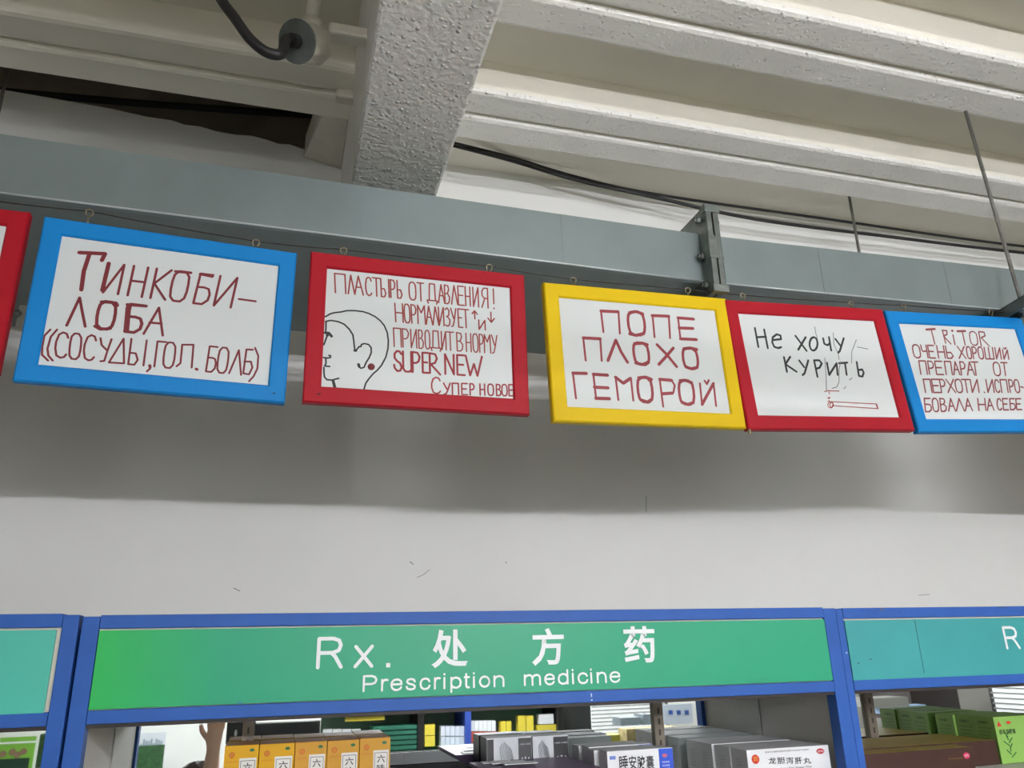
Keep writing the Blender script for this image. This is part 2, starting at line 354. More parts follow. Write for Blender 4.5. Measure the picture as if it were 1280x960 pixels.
# ---------------------------------------------------------------- signs: strokes
def arc(cx, cy, rx, ry, a0, a1, n=8):
    return [(cx + rx * math.cos(math.radians(a0 + (a1 - a0) * i / n)), cy + ry * math.sin(math.radians(a0 + (a1 - a0) * i / n))) for i in range(n + 1)]
ROUND = [(.3, 1), (.7, 1), (.95, .85), (1, .6), (1, .35), (.93, .12), (.7, 0), (.3, 0), (.06, .13), (0, .38), (0, .65), (.06, .87), (.3, 1)]
LT = {
 'Т': [[(0, 1), (1, 1)], [(.5, 1), (.5, 0)]], 'И': [[(0, 1), (0, 0), (1, 1), (1, 0)]], 'Н': [[(0, 1), (0, 0)], [(1, 1), (1, 0)], [(0, .5), (1, .5)]],
 'К': [[(0, 1), (0, 0)], [(1, 1), (.05, .5), (1, 0)]], 'О': [ROUND], 'Б': [[(.95, 1), (.05, 1), (0, 0), (.6, 0), (.95, .15), (1, .35), (.85, .52), (.5, .56), (.03, .55)]],
 'Л': [[(0, 0), (.5, 1), (1, 0)]], 'А': [[(0, 0), (.5, 1), (1, 0)], [(.22, .4), (.8, .4)]],
 'С': [[(.95, .8), (.8, .96), (.5, 1), (.2, .9), (.03, .6), (.03, .35), (.18, .08), (.5, 0), (.8, .04), (.95, .15)]],
 'У': [[(0, 1), (.5, .45)], [(1, 1), (.6, .35), (.35, .05), (.05, 0)]], 'Ы': [[(0, 1), (0, 0), (.4, 0), (.58, .2), (.4, .45), (0, .45)], [(1, 1), (1, 0)]],
 'Г': [[(1, 1), (0, 1), (0, 0)]], 'П': [[(0, 0), (0, 1), (1, 1), (1, 0)]], 'Ь': [[(0, 1), (0, 0), (.65, 0), (1, .2), (.7, .48), (0, .46)]],
 'Р': [[(0, 0), (0, 1), (.7, .98), (1, .78), (.85, .55), (.5, .46), (0, .46)]], 'В': [[(0, 0), (0, 1), (.7, .97), (.85, .78), (.6, .56), (0, .52)], [(.6, .54), (1, .35), (.9, .1), (.55, 0), (0, 0)]],
 'Е': [[(1, 1), (0, 1), (0, 0), (1, 0)], [(0, .52), (.8, .52)]], 'Я': [[(1, 0), (1, 1), (.4, 1), (.08, .82), (.12, .6), (.45, .48), (1, .48)], [(.5, .48), (0, 0)]],
 'М': [[(0, 0), (.05, 1), (.5, .6), (.95, 1), (1, 0)]], 'З': [[(0, .9), (.5, 1), (.9, .85), (.8, .6), (.3, .52)], [(.5, .52), (1, .35), (.9, .1), (.5, 0), (0, .05)]],
 'Д': [[(.1, -.08), (0, .08), (1, .08), (.92, -.1)], [(.2, .08), (.28, 1), (.78, 1), (.82, .08)]], 'Х': [[(0, 1), (1, 0)], [(1, 1), (0, 0)]],
 'Ч': [[(0, 1), (.05, .6), (.3, .5), (.95, .55)], [(1, 1), (1, 0)]], 'Ш': [[(0, 1), (0, 0), (1, 0), (1, 1)], [(.5, 1), (.5, 0)]], 'Й': [[(0, 1), (0, 0), (1, 1), (1, 0)], [(.25, 1.2), (.5, 1.08), (.8, 1.22)]],
 '!': [[(.5, 1), (.5, .25)], [(.45, 0), (.55, .03)]], 'S': [[(1, .85), (.75, .98), (.4, 1), (.08, .85), (.08, .65), (.4, .5), (.8, .4), (1, .2), (.8, .03), (.4, 0), (.05, .15), (0, .3)]],
 'U': [[(0, 1), (0, .15), (.25, 0), (.7, 0), (1, .1)], [(1, 1), (1, 0)]], 'R': [[(0, 0), (0, 1), (.55, .96), (.7, .75), (.5, .52), (.1, .45), (1, -.05)]],
 'N': [[(0, 0), (0, 1), (1, 0), (1, 1)]], 'W': [[(0, 1), (.25, 0), (.5, .6), (.7, 0), (1, 1)]], '↑': [[(.5, 0), (.5, 1)], [(0, .6), (.5, 1), (1, .6)]], '↓': [[(.5, 1), (.5, 0)], [(0, .4), (.5, 0), (1, .4)]],
 '-': [[(0, .45), (1, .4)]], '.': [[(.4, .02), (.6, 0)]],
}
def line(org, sc, p0, p1, lean, wd, items):
    """p=(x,ytop,ybottom) at two places of the line; items (char, xleft, xright[, ytop, ybottom])"""
    out = []; sl = ((p1[1] - p0[1]) + (p1[2] - p0[2])) / 2 / (p1[0] - p0[0])
    for it in items:
        ch, xl, xr = it[:3]; xc = (xl + xr) / 2; t = (xc - p0[0]) / (p1[0] - p0[0])
        yt = p0[1] + (p1[1] - p0[1]) * t; yb = p0[2] + (p1[2] - p0[2]) * t
        if len(it) > 3: yt, yb = it[3:5]
        for pl in LT[ch]:
            q = []
            for (a, b) in pl:
                X = xl + (xr - xl) * a + lean * (b - .5) * (yb - yt); Y = yb - (yb - yt) * b + sl * (xl + (xr - xl) * a - xc)
                q.append((org[0] + X / sc, org[1] + Y / sc))
            out.append((q, wd))
    return out
def raw(org, sc, wd, *pls): return [([(org[0] + x / sc, org[1] + y / sc) for x, y in pl], wd) for pl in pls]
O1 = (40, 280); s = 4
S1 = line(O1, s, (378, 198, 345), (1012, 268, 417), .23, 2.4, [('И', 378, 452), ('Н', 500, 570), ('К', 613, 686), ('О', 702, 782), ('Б', 826, 896), ('И', 928, 1012)])
S1 += raw(O1, s, 3.9, [(248, 147), (375, 152), (358, 185)], [(298, 152), (268, 240), (254, 332)], [(392, 200), (358, 335)])
S1 += raw(O1, s, 2.2, [(1036, 374), (1120, 385)])
S1 += raw(O1, s, 3.0, [(722, 238), (798, 244)], [(845, 250), (905, 262)], [(352, 392), (425, 397), (432, 410)], [(318, 515), (345, 530), (395, 526)], [(480, 405), (575, 412)], [(488, 410), (470, 540)])
S1 += raw(O1, s, 5.0, [(486, 420), (474, 535)])
S1 += raw(O1, s, 2.6, [(178, 512), (245, 372), (256, 440), (270, 517)]) + line(O1, s, (374, 392, 528), (519, 407, 545), .2, 3.0, [('О', 332, 418), ('Б', 480, 556)]) + raw(O1, s, 2.4, [(560, 552), (638, 420), (655, 560)], [(590, 495), (650, 500)])
S1 += line(O1, s, (150, 547, 675), (955, 620, 748), .14, 1.9, [('С', 120, 182), ('О', 192, 246), ('С', 262, 320), ('Ы', 490, 566), ('Г', 620, 665), ('О', 660, 714), ('Б', 878, 922), ('О', 930, 980)])
S1 += raw(O1, s, 1.9, [(97, 533), (66, 565), (48, 620), (52, 660), (82, 690)], [(130, 533), (98, 570), (80, 630), (84, 665), (105, 690)], [(345, 575), (350, 610), (375, 635)], [(400, 580), (378, 640), (362, 690), (343, 692)],
          [(460, 577), (385, 698), (460, 702), (460, 577)], [(592, 712), (590, 728), (574, 742)], [(722, 716), (742, 700), (752, 606), (808, 606), (798, 722)], [(985, 750), (1035, 632), (1045, 758)],
          [(1105, 630), (1073, 628), (1056, 750), (1085, 755), (1102, 720), (1095, 690), (1062, 690)], [(1116, 620), (1132, 660), (1127, 725), (1108, 765), (1085, 790)])
S1 += raw(O1, s, 2.8, [(820, 729), (825, 731)], [(588, 712), (590, 722)])
A, B, D, E_ = (400, 320), (480, 330), (400, 380), (480, 390); s = 8
w2 = 1.4
S2 = line(A, s, (165, 172, 366), (950, 268, 440), -.06, w2, [('П', 163, 264), ('Л', 288, 352), ('А', 352, 435), ('С', 460, 520), ('Т', 530, 604), ('Ы', 612, 688), ('Р', 705, 748), ('Ь', 770, 814)])
S2 += line(B, s, (270, 185, 362), (1000, 250, 447), -.06, w2, [('О', 245, 310), ('Т', 325, 390), ('Д', 418, 516), ('А', 528, 588), ('В', 592, 638), ('Л', 655, 715), ('Е', 722, 778), ('Н', 793, 838), ('И', 868, 918), ('Я', 950, 1010), ('!', 1055, 1080)])
S2 += line(B, s, (120, 395, 582), (800, 462, 645), -.07, w2, [('Н', 115, 188), ('О', 203, 256), ('Р', 272, 318), ('М', 332, 405), ('А', 412, 475), ('Л', 478, 535), ('И', 538, 586), ('З', 602, 645), ('У', 658, 708), ('Е', 728, 768), ('Т', 770, 832), ('↑', 862, 912, 475, 556), ('И', 930, 990, 570, 665), ('↓', 1015, 1078, 490, 592)])
S2 += line(B, s, (110, 645, 832), (1085, 722, 905), -.06, 1.3, [('П', 105, 175), ('Р', 192, 250), ('И', 272, 326), ('В', 348, 392), ('О', 410, 455), ('Д', 463, 560), ('И', 570, 612), ('Т', 620, 690), ('В', 720, 775), ('Н', 810, 856), ('О', 876, 925), ('Р', 940, 978), ('М', 986, 1046), ('У', 1060, 1112)])
S2B = line(E_, s, (130, 395, 598), (900, 452, 650), -.04, 2.0, [('S', 112, 185), ('U', 200, 280), ('Р', 292, 362), ('Е', 390, 446), ('R', 460, 560), ('N', 610, 694), ('Е', 728, 800), ('W', 812, 970)])
S2B += line(E_, s, (600, 722, 835), (1260, 742, 855), -.05, 1.5, [('С', 480, 570, 665, 828), ('У', 600, 665), ('П', 685, 745), ('Е', 777, 832), ('Р', 858, 898, 730, 845), ('Н', 955, 1000), ('О', 1032, 1085), ('В', 1115, 1158), ('О', 1168, 1218), ('Е', 1236, 1276)])
S2D = raw(D, s, 1.5, [(72, 128), (120, 100), (160, 88), (230, 80), (280, 68), (360, 68), (440, 78), (500, 98), (560, 130), (610, 170), (650, 220), (680, 290), (692, 370), (690, 450), (670, 540), (630, 620), (590, 670), (550, 705), (510, 755), (480, 800), (464, 858)],
          [(78, 175), (130, 165), (200, 178), (260, 205), (310, 255), (345, 310), (355, 370), (362, 430), (370, 475), (390, 455), (410, 430), (425, 432), (430, 410), (460, 400), (500, 410), (525, 440), (528, 490), (510, 540), (480, 590), (460, 640), (430, 650), (405, 630), (402, 605)],
          [(82, 180), (82, 250), (78, 285)], [(95, 320), (85, 350), (64, 410)], [(62, 540), (100, 545), (130, 540), (130, 520), (115, 518)], [(85, 550), (88, 600), (75, 625), (125, 630)], [(68, 640), (70, 700), (75, 735), (100, 765), (150, 768), (215, 750)], [(150, 768), (170, 800), (178, 848)])
S2D += raw(D, s, 2.6, [(76, 290), (110, 292), (138, 325)], [(366, 470), (378, 470)], [(405, 610), (412, 632)], [(100, 300), (96, 318)], [(160, 775), (177, 845)])
S2R = raw(D, s, 3.6, arc(530, 635, 16, 16, 0, 360, 14), [(525, 635), (535, 635)])
G3 = (700, 360); s = 5.3333
hz, vt = 3.0, 1.9
S3 = raw(G3, s, hz, [(272, 157), (382, 162)], [(600, 187), (708, 191)], [(767, 202), (868, 210)], [(775, 270), (865, 273)], [(785, 343), (888, 348)], [(162, 337), (270, 343)], [(100, 572), (185, 574)], [(230, 580), (320, 586)], [(238, 666), (325, 671)], [(248, 740), (335, 743)],
         [(372, 600), (422, 640), (468, 608)], [(655, 615), (732, 622)], [(672, 712), (738, 708)], [(455, 168), (495, 160), (540, 175)], [(458, 310), (500, 320), (548, 308)], [(490, 375), (540, 372), (572, 382)], [(500, 505), (545, 516), (580, 500)], [(808, 410), (850, 405), (892, 415)], [(822, 532), (860, 545), (896, 536)],
         [(520, 605), (565, 600), (602, 615)], [(535, 752), (580, 768), (605, 750)], [(786, 625), (820, 622), (862, 638)], [(800, 770), (840, 785), (874, 772)])
S3 += raw(G3, s, vt, [(272, 157), (290, 298)], [(384, 160), (395, 308)], [(603, 187), (618, 332)], [(708, 190), (718, 338)], [(768, 202), (785, 345)], [(162, 337), (180, 488)], [(270, 342), (282, 490)], [(100, 572), (122, 740)], [(230, 580), (250, 745)], [(392, 752), (372, 597)], [(470, 606), (488, 757)],
          [(680, 798), (655, 614)], [(732, 622), (752, 655), (745, 702)], [(915, 643), (931, 788)], [(1003, 642), (1022, 795)], [(945, 625), (960, 648), (972, 622)])
S3 += raw(G3, s, 2.8, [(322, 488), (370, 352), (405, 430), (447, 500)], [(635, 382), (700, 450), (763, 530)], [(740, 405), (692, 465), (648, 515)], [(931, 785), (1003, 644)])
S3 += line(G3, s, (500, 162, 318), (850, 162, 318), -.12, 2.6, [('О', 448, 552)]) + line(G3, s, (530, 370, 515), (850, 407, 543), -.12, 2.6, [('О', 486, 582), ('О', 804, 898)]) + line(G3, s, (560, 603, 766), (830, 623, 783), -.1, 2.6, [('О', 516, 608), ('О', 782, 876)])
G4 = (920, 370); s = 6.4
S4 = raw(G4, s, 1.9, [(150, 252), (182, 408)], [(222, 265), (255, 418)], [(165, 328), (238, 325)], [(290, 352), (355, 345), (350, 315), (320, 305), (290, 330), (288, 372), (305, 408), (335, 418), (358, 410)], [(465, 318), (555, 442)], [(545, 330), (490, 432)],
         arc(607, 385, 31, 55, 0, 360, 14), [(680, 340), (690, 385), (715, 397), (735, 380)], [(725, 330), (745, 440)], [(775, 345), (815, 400)], [(840, 340), (812, 445), (800, 458)],
         [(382, 492), (408, 612)], [(430, 490), (395, 550), (482, 612)], [(500, 520), (540, 575)], [(570, 520), (545, 625), (530, 640)], [(645, 655), (615, 520), (655, 520), (675, 545), (660, 580), (630, 590)],
         [(715, 540), (735, 640), (790, 545), (800, 640)], [(808, 545), (872, 540)], [(855, 545), (870, 640)], [(945, 535), (965, 650), (992, 655), (1002, 625), (990, 597), (958, 602)])
S4F = raw(G4, s, .7, [(612, 245), (620, 290), (635, 345)], [(757, 295), (765, 390), (800, 470), (808, 515)], [(937, 355), (905, 450), (905, 545)], [(697, 500), (710, 640), (718, 770)], [(712, 690), (716, 760)], [(820, 530), (810, 600), (812, 700), (795, 740), (760, 750)],
          [(890, 680), (900, 678), (912, 665)], [(850, 752), (858, 748), (865, 735)], [(945, 412), (1030, 430)])
S4R = raw(G4, s, .8, [(702, 775), (740, 768)], [(735, 770), (815, 772)], [(735, 780), (742, 795)], [(728, 830), (745, 822), (738, 835)], [(730, 855), (745, 850)],
          [(755, 858), (1108, 880), (1120, 918), (765, 890)], [(1104, 884), (1112, 915)], arc(752, 884, 22, 25, 0, 360, 10), arc(758, 884, 12, 20, 0, 360, 8))
H5 = (1120, 390); I5 = (1120, 450); s = 8
w5 = 1.35
S5 = raw(H5, s, w5, [(345, 170), (385, 318)], [(452, 178), (490, 310)], [(455, 180), (495, 185), (500, 220), (468, 240), (540, 318)], [(557, 228), (580, 325)], [(645, 190), (680, 332)], [(808, 205), (838, 345)], [(810, 200), (860, 205), (872, 240), (835, 262), (918, 348)])
S5 += raw(H5, s, 2.0, [(298, 171), (380, 166)], [(598, 192), (675, 190)], [(546, 188), (552, 186)])
S5 += line(H5, s, (757, 198, 335), (900, 205, 342), -.2, 1.2, [('О', 724, 796)])
S5 += line(H5, s, (210, 322, 452), (1085, 370, 485), -.2, w5, [('О', 178, 245), ('Ч', 262, 312), ('Е', 328, 385), ('Н', 415, 480), ('Ь', 500, 560), ('Х', 615, 682), ('О', 700, 742), ('Р', 757, 797), ('О', 812, 860), ('Ш', 878, 960), ('И', 985, 1032), ('Й', 1060, 1108, 388, 485)])
S5 += line(H5, s, (275, 485, 620), (1090, 520, 655), -.18, w5, [('П', 248, 312), ('Р', 333, 385), ('Е', 402, 470), ('П', 495, 555), ('А', 570, 630), ('Р', 645, 692), ('А', 705, 775), ('Т', 755, 822), ('О', 970, 1035), ('Т', 1050, 1112)])
S5 += line(H5, s, (325, 672, 808), (1215, 700, 832), -.2, w5, [('П', 298, 362), ('Е', 377, 445), ('Р', 455, 503), ('Х', 518, 592), ('О', 602, 666), ('Т', 670, 745), ('И', 757, 825), ('.', 868, 888), ('И', 912, 975), ('С', 992, 1036), ('П', 1052, 1115), ('Р', 1137, 1178), ('О', 1190, 1236), ('-', 1250, 1275)])
S5 += line(I5, s, (335, 388, 525), (1235, 418, 532), -.15, w5, [('Б', 308, 370), ('О', 385, 440), ('В', 462, 516), ('А', 535, 602), ('Л', 612, 690), ('А', 700, 770), ('Н', 835, 905), ('А', 920, 985), ('С', 1022, 1066), ('Е', 1082, 1132), ('Б', 1152, 1204), ('Е', 1216, 1266)])

MR1 = mat('dark_red_marker', (120, 22, 34), .5); MR2 = mat('brown_red_marker', (150, 52, 44), .5); MR2b = mat('crimson_marker', (148, 28, 38), .5)
MR3 = mat('dull_red_marker', (148, 50, 58), .5); MR5 = mat('thin_plum_marker', (140, 68, 70), .5); MBK = mat('black_marker', (38, 42, 44), .5); MGY = mat('grey_pencil', (120, 120, 118), .6)

def homog(src, dst):
    Am = []
    for (x, y), (u, v) in zip(src, dst):
        Am.append([x, y, 1, 0, 0, 0, -u * x, -u * y, -u]); Am.append([0, 0, 0, x, y, 1, -v * x, -v * y, -v])
    return np.linalg.svd(np.array(Am))[2][-1].reshape(3, 3)
SW, SHh, BAR, TH = .324, .212, .028, .016
def ribbon(bm, pts, wd, y):
    """marker stroke as a flat band with rounded ends"""
    P2 = [np.array(p, float) for p in pts]
    if len(P2) == 2 and np.allclose(P2[0], P2[1]): P2[1] = P2[1] + (1e-4, 0)
    P2 = [p for i, p in enumerate(P2) if i == 0 or np.linalg.norm(p - P2[i - 1]) > 1e-6]
    n = len(P2)
    for i in range(n - 1):
        a, b = P2[i], P2[i + 1]; d = b - a; L = np.linalg.norm(d); d = d / L; nn = np.array([-d[1], d[0]]) * wd / 2
        q = [a + nn, a - nn, b - nn, b + nn]
        bm.faces.new([bm.verts.new((t[0], y, t[1])) for t in q]); 
    for i, a in enumerate(P2):
        yy = y - .00002 * (1 + i % 2)
        bm.faces.new([bm.verts.new((a[0] + wd / 2 * math.cos(t * math.pi / 4), yy, a[1] + wd / 2 * math.sin(t * math.pi / 4))) for t in range(8)])
def sign(X, Z, rot, fm, corners, groups, label, dy=0.):
    t = thing('framed_sign', label, 'sign', (X, 1.24 + dy, EYE + Z), 'framed handwritten signs hung under the duct', rot=rot)
    hx, hz_ = SW / 2, SHh / 2; ox, oz = hx + BAR, hz_ + BAR; g = .0004; ch = .0025
    def bar(c):    # corners outer a,b / inner c,d in xz -> mitred bar with a chamfered face
        bm = bmesh.new(); (a, b, d, e) = [np.array(q) for q in c]; cen = (a + b + d + e) / 4
        ins = [p + (cen - p) / max(1e-6, np.linalg.norm(cen - p)) * 0 for p in (a, b, d, e)]
        out = (a + b) / 2; inn = (d + e) / 2; dr = (inn - out) / np.linalg.norm(inn - out)
        tn = (b - a) / np.linalg.norm(b - a)
        f = [a + dr * ch + tn * ch, b + dr * ch - tn * ch, d - dr * ch + tn * ch, e - dr * ch - tn * ch]
        lo = [bm.verts.new((p[0], TH / 2, p[1])) for p in (a, b, d, e)]; mi = [bm.verts.new((p[0], -TH / 2 + ch, p[1])) for p in (a, b, d, e)]
        hi = [bm.verts.new((p[0], -TH / 2, p[1])) for p in f]
        for A1, B1 in ((lo, mi), (mi, hi)):
            for k in range(4): bm.faces.new((A1[k], A1[(k + 1) % 4], B1[(k + 1) % 4], B1[k]))
        bm.faces.new(lo[::-1]); bm.faces.new(hi); return bm
    for c in (((-ox, oz), (ox, oz), (hx, hz_), (-hx, hz_)), ((ox, oz), (ox, -oz), (hx, -hz_), (hx, hz_)), ((ox, -oz), (-ox, -oz), (-hx, -hz_), (hx, -hz_)), ((-ox, -oz), (-ox, oz), (-hx, hz_), (-hx, -hz_))):
        obj('frame_bar', bar(c), fm, t)
    obj('sheet', bx(-hx - .003, hx + .003, -.0035, -.002, -hz_ - .003, hz_ + .003), SHEET, t)
    obj('backing_board', bx(-ox + .006, ox - .006, TH / 2 - .0045, TH / 2 - .0005, -oz + .006, oz - .006), FBD, t)
    if corners:
        Hm = homog(corners, [(-hx, hz_), (hx, hz_), (hx, -hz_), (-hx, -hz_)])
        cx = np.mean([c[0] for c in corners]); cy = np.mean([c[1] for c in corners])
        def uv(p): q = Hm @ np.array([p[0], p[1], 1]); return q[:2] / q[2]
        lim = lambda q: np.array([max(-hx + .001, min(hx - .001, q[0])), max(-hz_ + .001, min(hz_ - .001, q[1]))])
        sc = np.sqrt(abs(np.linalg.det(np.array([uv((cx + 1, cy)) - uv((cx, cy)), uv((cx, cy + 1)) - uv((cx, cy))]))))
        for (nm, strokes, m, lb, yo) in groups:
            bm = bmesh.new()
            for j, (pl, wd) in enumerate(strokes): ribbon(bm, [lim(uv(p)) for p in pl], wd * sc * 1.28, -.0037 - yo - .000003 * (j % 13))
            obj(nm, bm, m, t, lb, kind='stuff' if nm == 'pencil_smoke' else None)
    return t
def eye_screw(t, px, py, zoff=None):
    """screw eye in the frame's top edge; px,py = the ring in the photograph"""
    inv = t.matrix_basis.inverted() if False else (Matrix.Translation(t.location) @ t.rotation_euler.to_matrix().to_4x4()).inverted()
    p = inv @ P(px, py, 1.24); x = p.x; z0 = SHh / 2 + BAR; zc = max(p.z, z0 + .011)
    bm = bmesh.new(); tube(bm, [(x, 0, z0 - .004), (x, 0, zc - .005)], .0014, 6)
    tube(bm, [(x + .0055 * math.sin(a), .0015 * math.cos(a), zc - .0055 * math.cos(a)) for a in [i * 2 * math.pi * .93 / 14 for i in range(15)]], .0013, 6)
    obj('screw_eye', bm, HOOKM, t, smooth=True)
    return (Matrix.Translation(t.location) @ t.rotation_euler.to_matrix().to_4x4()) @ Vector((x, 0, zc + .003))
def E3(yaw, roll, pitch):
    return (Matrix.Rotation(yaw, 3, 'Z') @ Matrix.Rotation(pitch, 3, 'X') @ Matrix.Rotation(roll, 3, 'Y')).to_euler()
FITS = [(-.608, .538, 0, 0, 0), (-.2039, .5235, .0715, .0063, .0193), (.2007, .5215, .0208, -.0066, .0011), (.6187, .5152, .0086, -.0215, -.0233), (.9958, .5251, .0019, -.0462, -.0378), (1.3799, .5417, .0207, -.0613, -.0351)]
def mk(i, fm, corners, groups, label, dy=0.):
    X, Z, yaw, roll, pitch = FITS[i]; return sign(X, Z, E3(yaw, roll, pitch), fm, corners, groups, label, dy)
sg = []
sg.append(mk(0, FR, None, [], 'red framed white sign cut off by the left picture edge'))
sg.append(mk(1, FB, [(81, 296.5), (348.5, 332), (335, 483), (48, 458)], [('handwriting', S1, MR1, None, 0)], 'blue framed sign with three lines of large dark red handwriting, one in brackets'))
sg.append(mk(2, FR, [(410.5, 335.5), (632.5, 361), (640, 501), (405.5, 484.5)], [('handwriting', S2, MR2, 'three lines in thin brownish red', 0), ('handwriting', S2B, MR2b, 'two lines in darker crimson', 0), ('line_drawing', S2D, MBK, 'black outline drawing of a head in profile with an ear', .0001), ('drawn_dot', S2R, MR1, 'dark red dot behind the ear', .0001)],
             'red framed sign with a drawn head in profile beside five lines of writing'))
sg.append(mk(3, FY, [(700, 373), (888, 389), (909, 519.5), (712.5, 509.5)], [('handwriting', S3, MR3, None, 0)], 'yellow framed sign with three short lines in thick red capitals'))
sg.append(mk(4, FR, [(922, 391), (1087, 401.5), (1120.5, 525), (950.5, 521)], [('handwriting', S4, MBK, None, 0), ('pencil_smoke', S4F, MGY, 'thin grey wavering lines like smoke', .0001), ('line_drawing', S4R, MR2, 'thin red outline of a burning cigarette', .0001)],
             'red framed sign with two lines in black and a drawn cigarette'))
p5 = [(1123.5, 403.5), (1265, 412.5), (1310, 531), (1160, 525.5)]
sg.append(mk(5, FB, p5, [('handwriting', S5, MR5, None, 0)], 'blue framed sign at the right edge with five lines of thin writing', .002))
for (X, fm, lab) in ((1.985, FY, 'yellow framed blank sign hanging beyond the right picture edge'), (2.40, FR, 'added unseen red framed blank sign for its shadow, farthest right on the wire'), (-1.02, FY, 'added unseen yellow framed blank sign for its shadow, beyond the left edge')):  # first sign inferred from the wall shadow; the other two added for theirs
    sign(X, .542, (0, 0, 0), fm, None, [], lab)
hooks = []
for i, lst in {1: [(113, 271), (320, 302)], 2: [(429, 316), (612, 337)], 3: [(717, 350), (861, 362)], 4: [(930, 369), (1066, 378)], 5: [(1131, 382), (1243, 388)]}.items():
    for q in lst: hooks.append(eye_screw(sg[i], *q))
hooks = [Vector((-.72, 1.238, EYE + .690)), eye_screw(sg[0], -40, 249)] + hooks
hooks.append(P(1300, 392, 1.235)); hooks.append(Vector((2.7, 1.238, EYE + .70))); hooks.insert(0, Vector((-1.6, 1.24, EYE + .705)))
for i in range(1, len(hooks) - 1): pass
bm = bmesh.new(); pts = []
for a, b in zip(hooks[:-1], hooks[1:]):
    for k in range(5):
        t = k / 5; q = a.lerp(b, t); q.z -= .0015 * math.sin(math.pi * t); pts.append(q)
pts.append(hooks[-1]); tube(bm, pts, .0011, 6)
tag(obj('hanging_wire', bm, WIREM, smooth=True), 'thin dark wire strung below the duct, carrying all the framed signs', 'wire')
# small scuffs that belong to the frames
for i, (x, z, r) in ((1, (.172, -.119, .0016)), (2, (-.165, -.1195, .003))):
    bm = bmesh.new(); tube(bm, [(x - r, -TH / 2 - .0002, z), (x + r, -TH / 2 - .0002, z)], .0011, 6); obj('nail_head', bm, DARK, sg[i], 'tiny dark nail head in the frame corner')
bm = bmesh.new(); tube(bm, [(-.186, -.004, -.133), (-.186, -.004, -.142)], .003, 8); obj('screw_tip', bm, HOOKM, sg[4])

# ---------------------------------------------------------------- display cabinets
YF = 1.45
def panel_mat(name, c1, c2, x0, x1):
    m = mat(name, c2, .4, var=.03, vscale=12); nt = m.node_tree; b = nt.nodes['Principled BSDF']; b.inputs['Specular IOR Level'].default_value = .3
    tc = nt.nodes.new('ShaderNodeTexCoord'); sp = nt.nodes.new('ShaderNodeSeparateXYZ'); nt.links.new(tc.outputs['Object'], sp.inputs[0])
    mr = nt.nodes.new('ShaderNodeMapRange'); mr.inputs[1].default_value = x0; mr.inputs[2].default_value = x1
    nt.links.new(sp.outputs[0], mr.inputs[0]); mx = nt.nodes.new('ShaderNodeMix'); mx.data_type = 'RGBA'
    mx.inputs[6].default_value = (*lin(c1), 1); mx.inputs[7].default_value = (*lin(c2), 1)
    nt.links.new(mr.outputs[0], mx.inputs[0]); nt.links.new(mx.outputs[2], b.inputs['Base Color']); return m
GREEN = panel_mat('green_sign_vinyl', (42, 182, 84), (40, 160, 120), -.29, -.08)
TEAL1 = mat('turquoise_sign_vinyl', (70, 186, 166), .4, var=.04, vscale=10); TEAL2 = mat('faded_teal_sign_vinyl', (62, 156, 156), .4, spec=.3, var=.05, vscale=10)
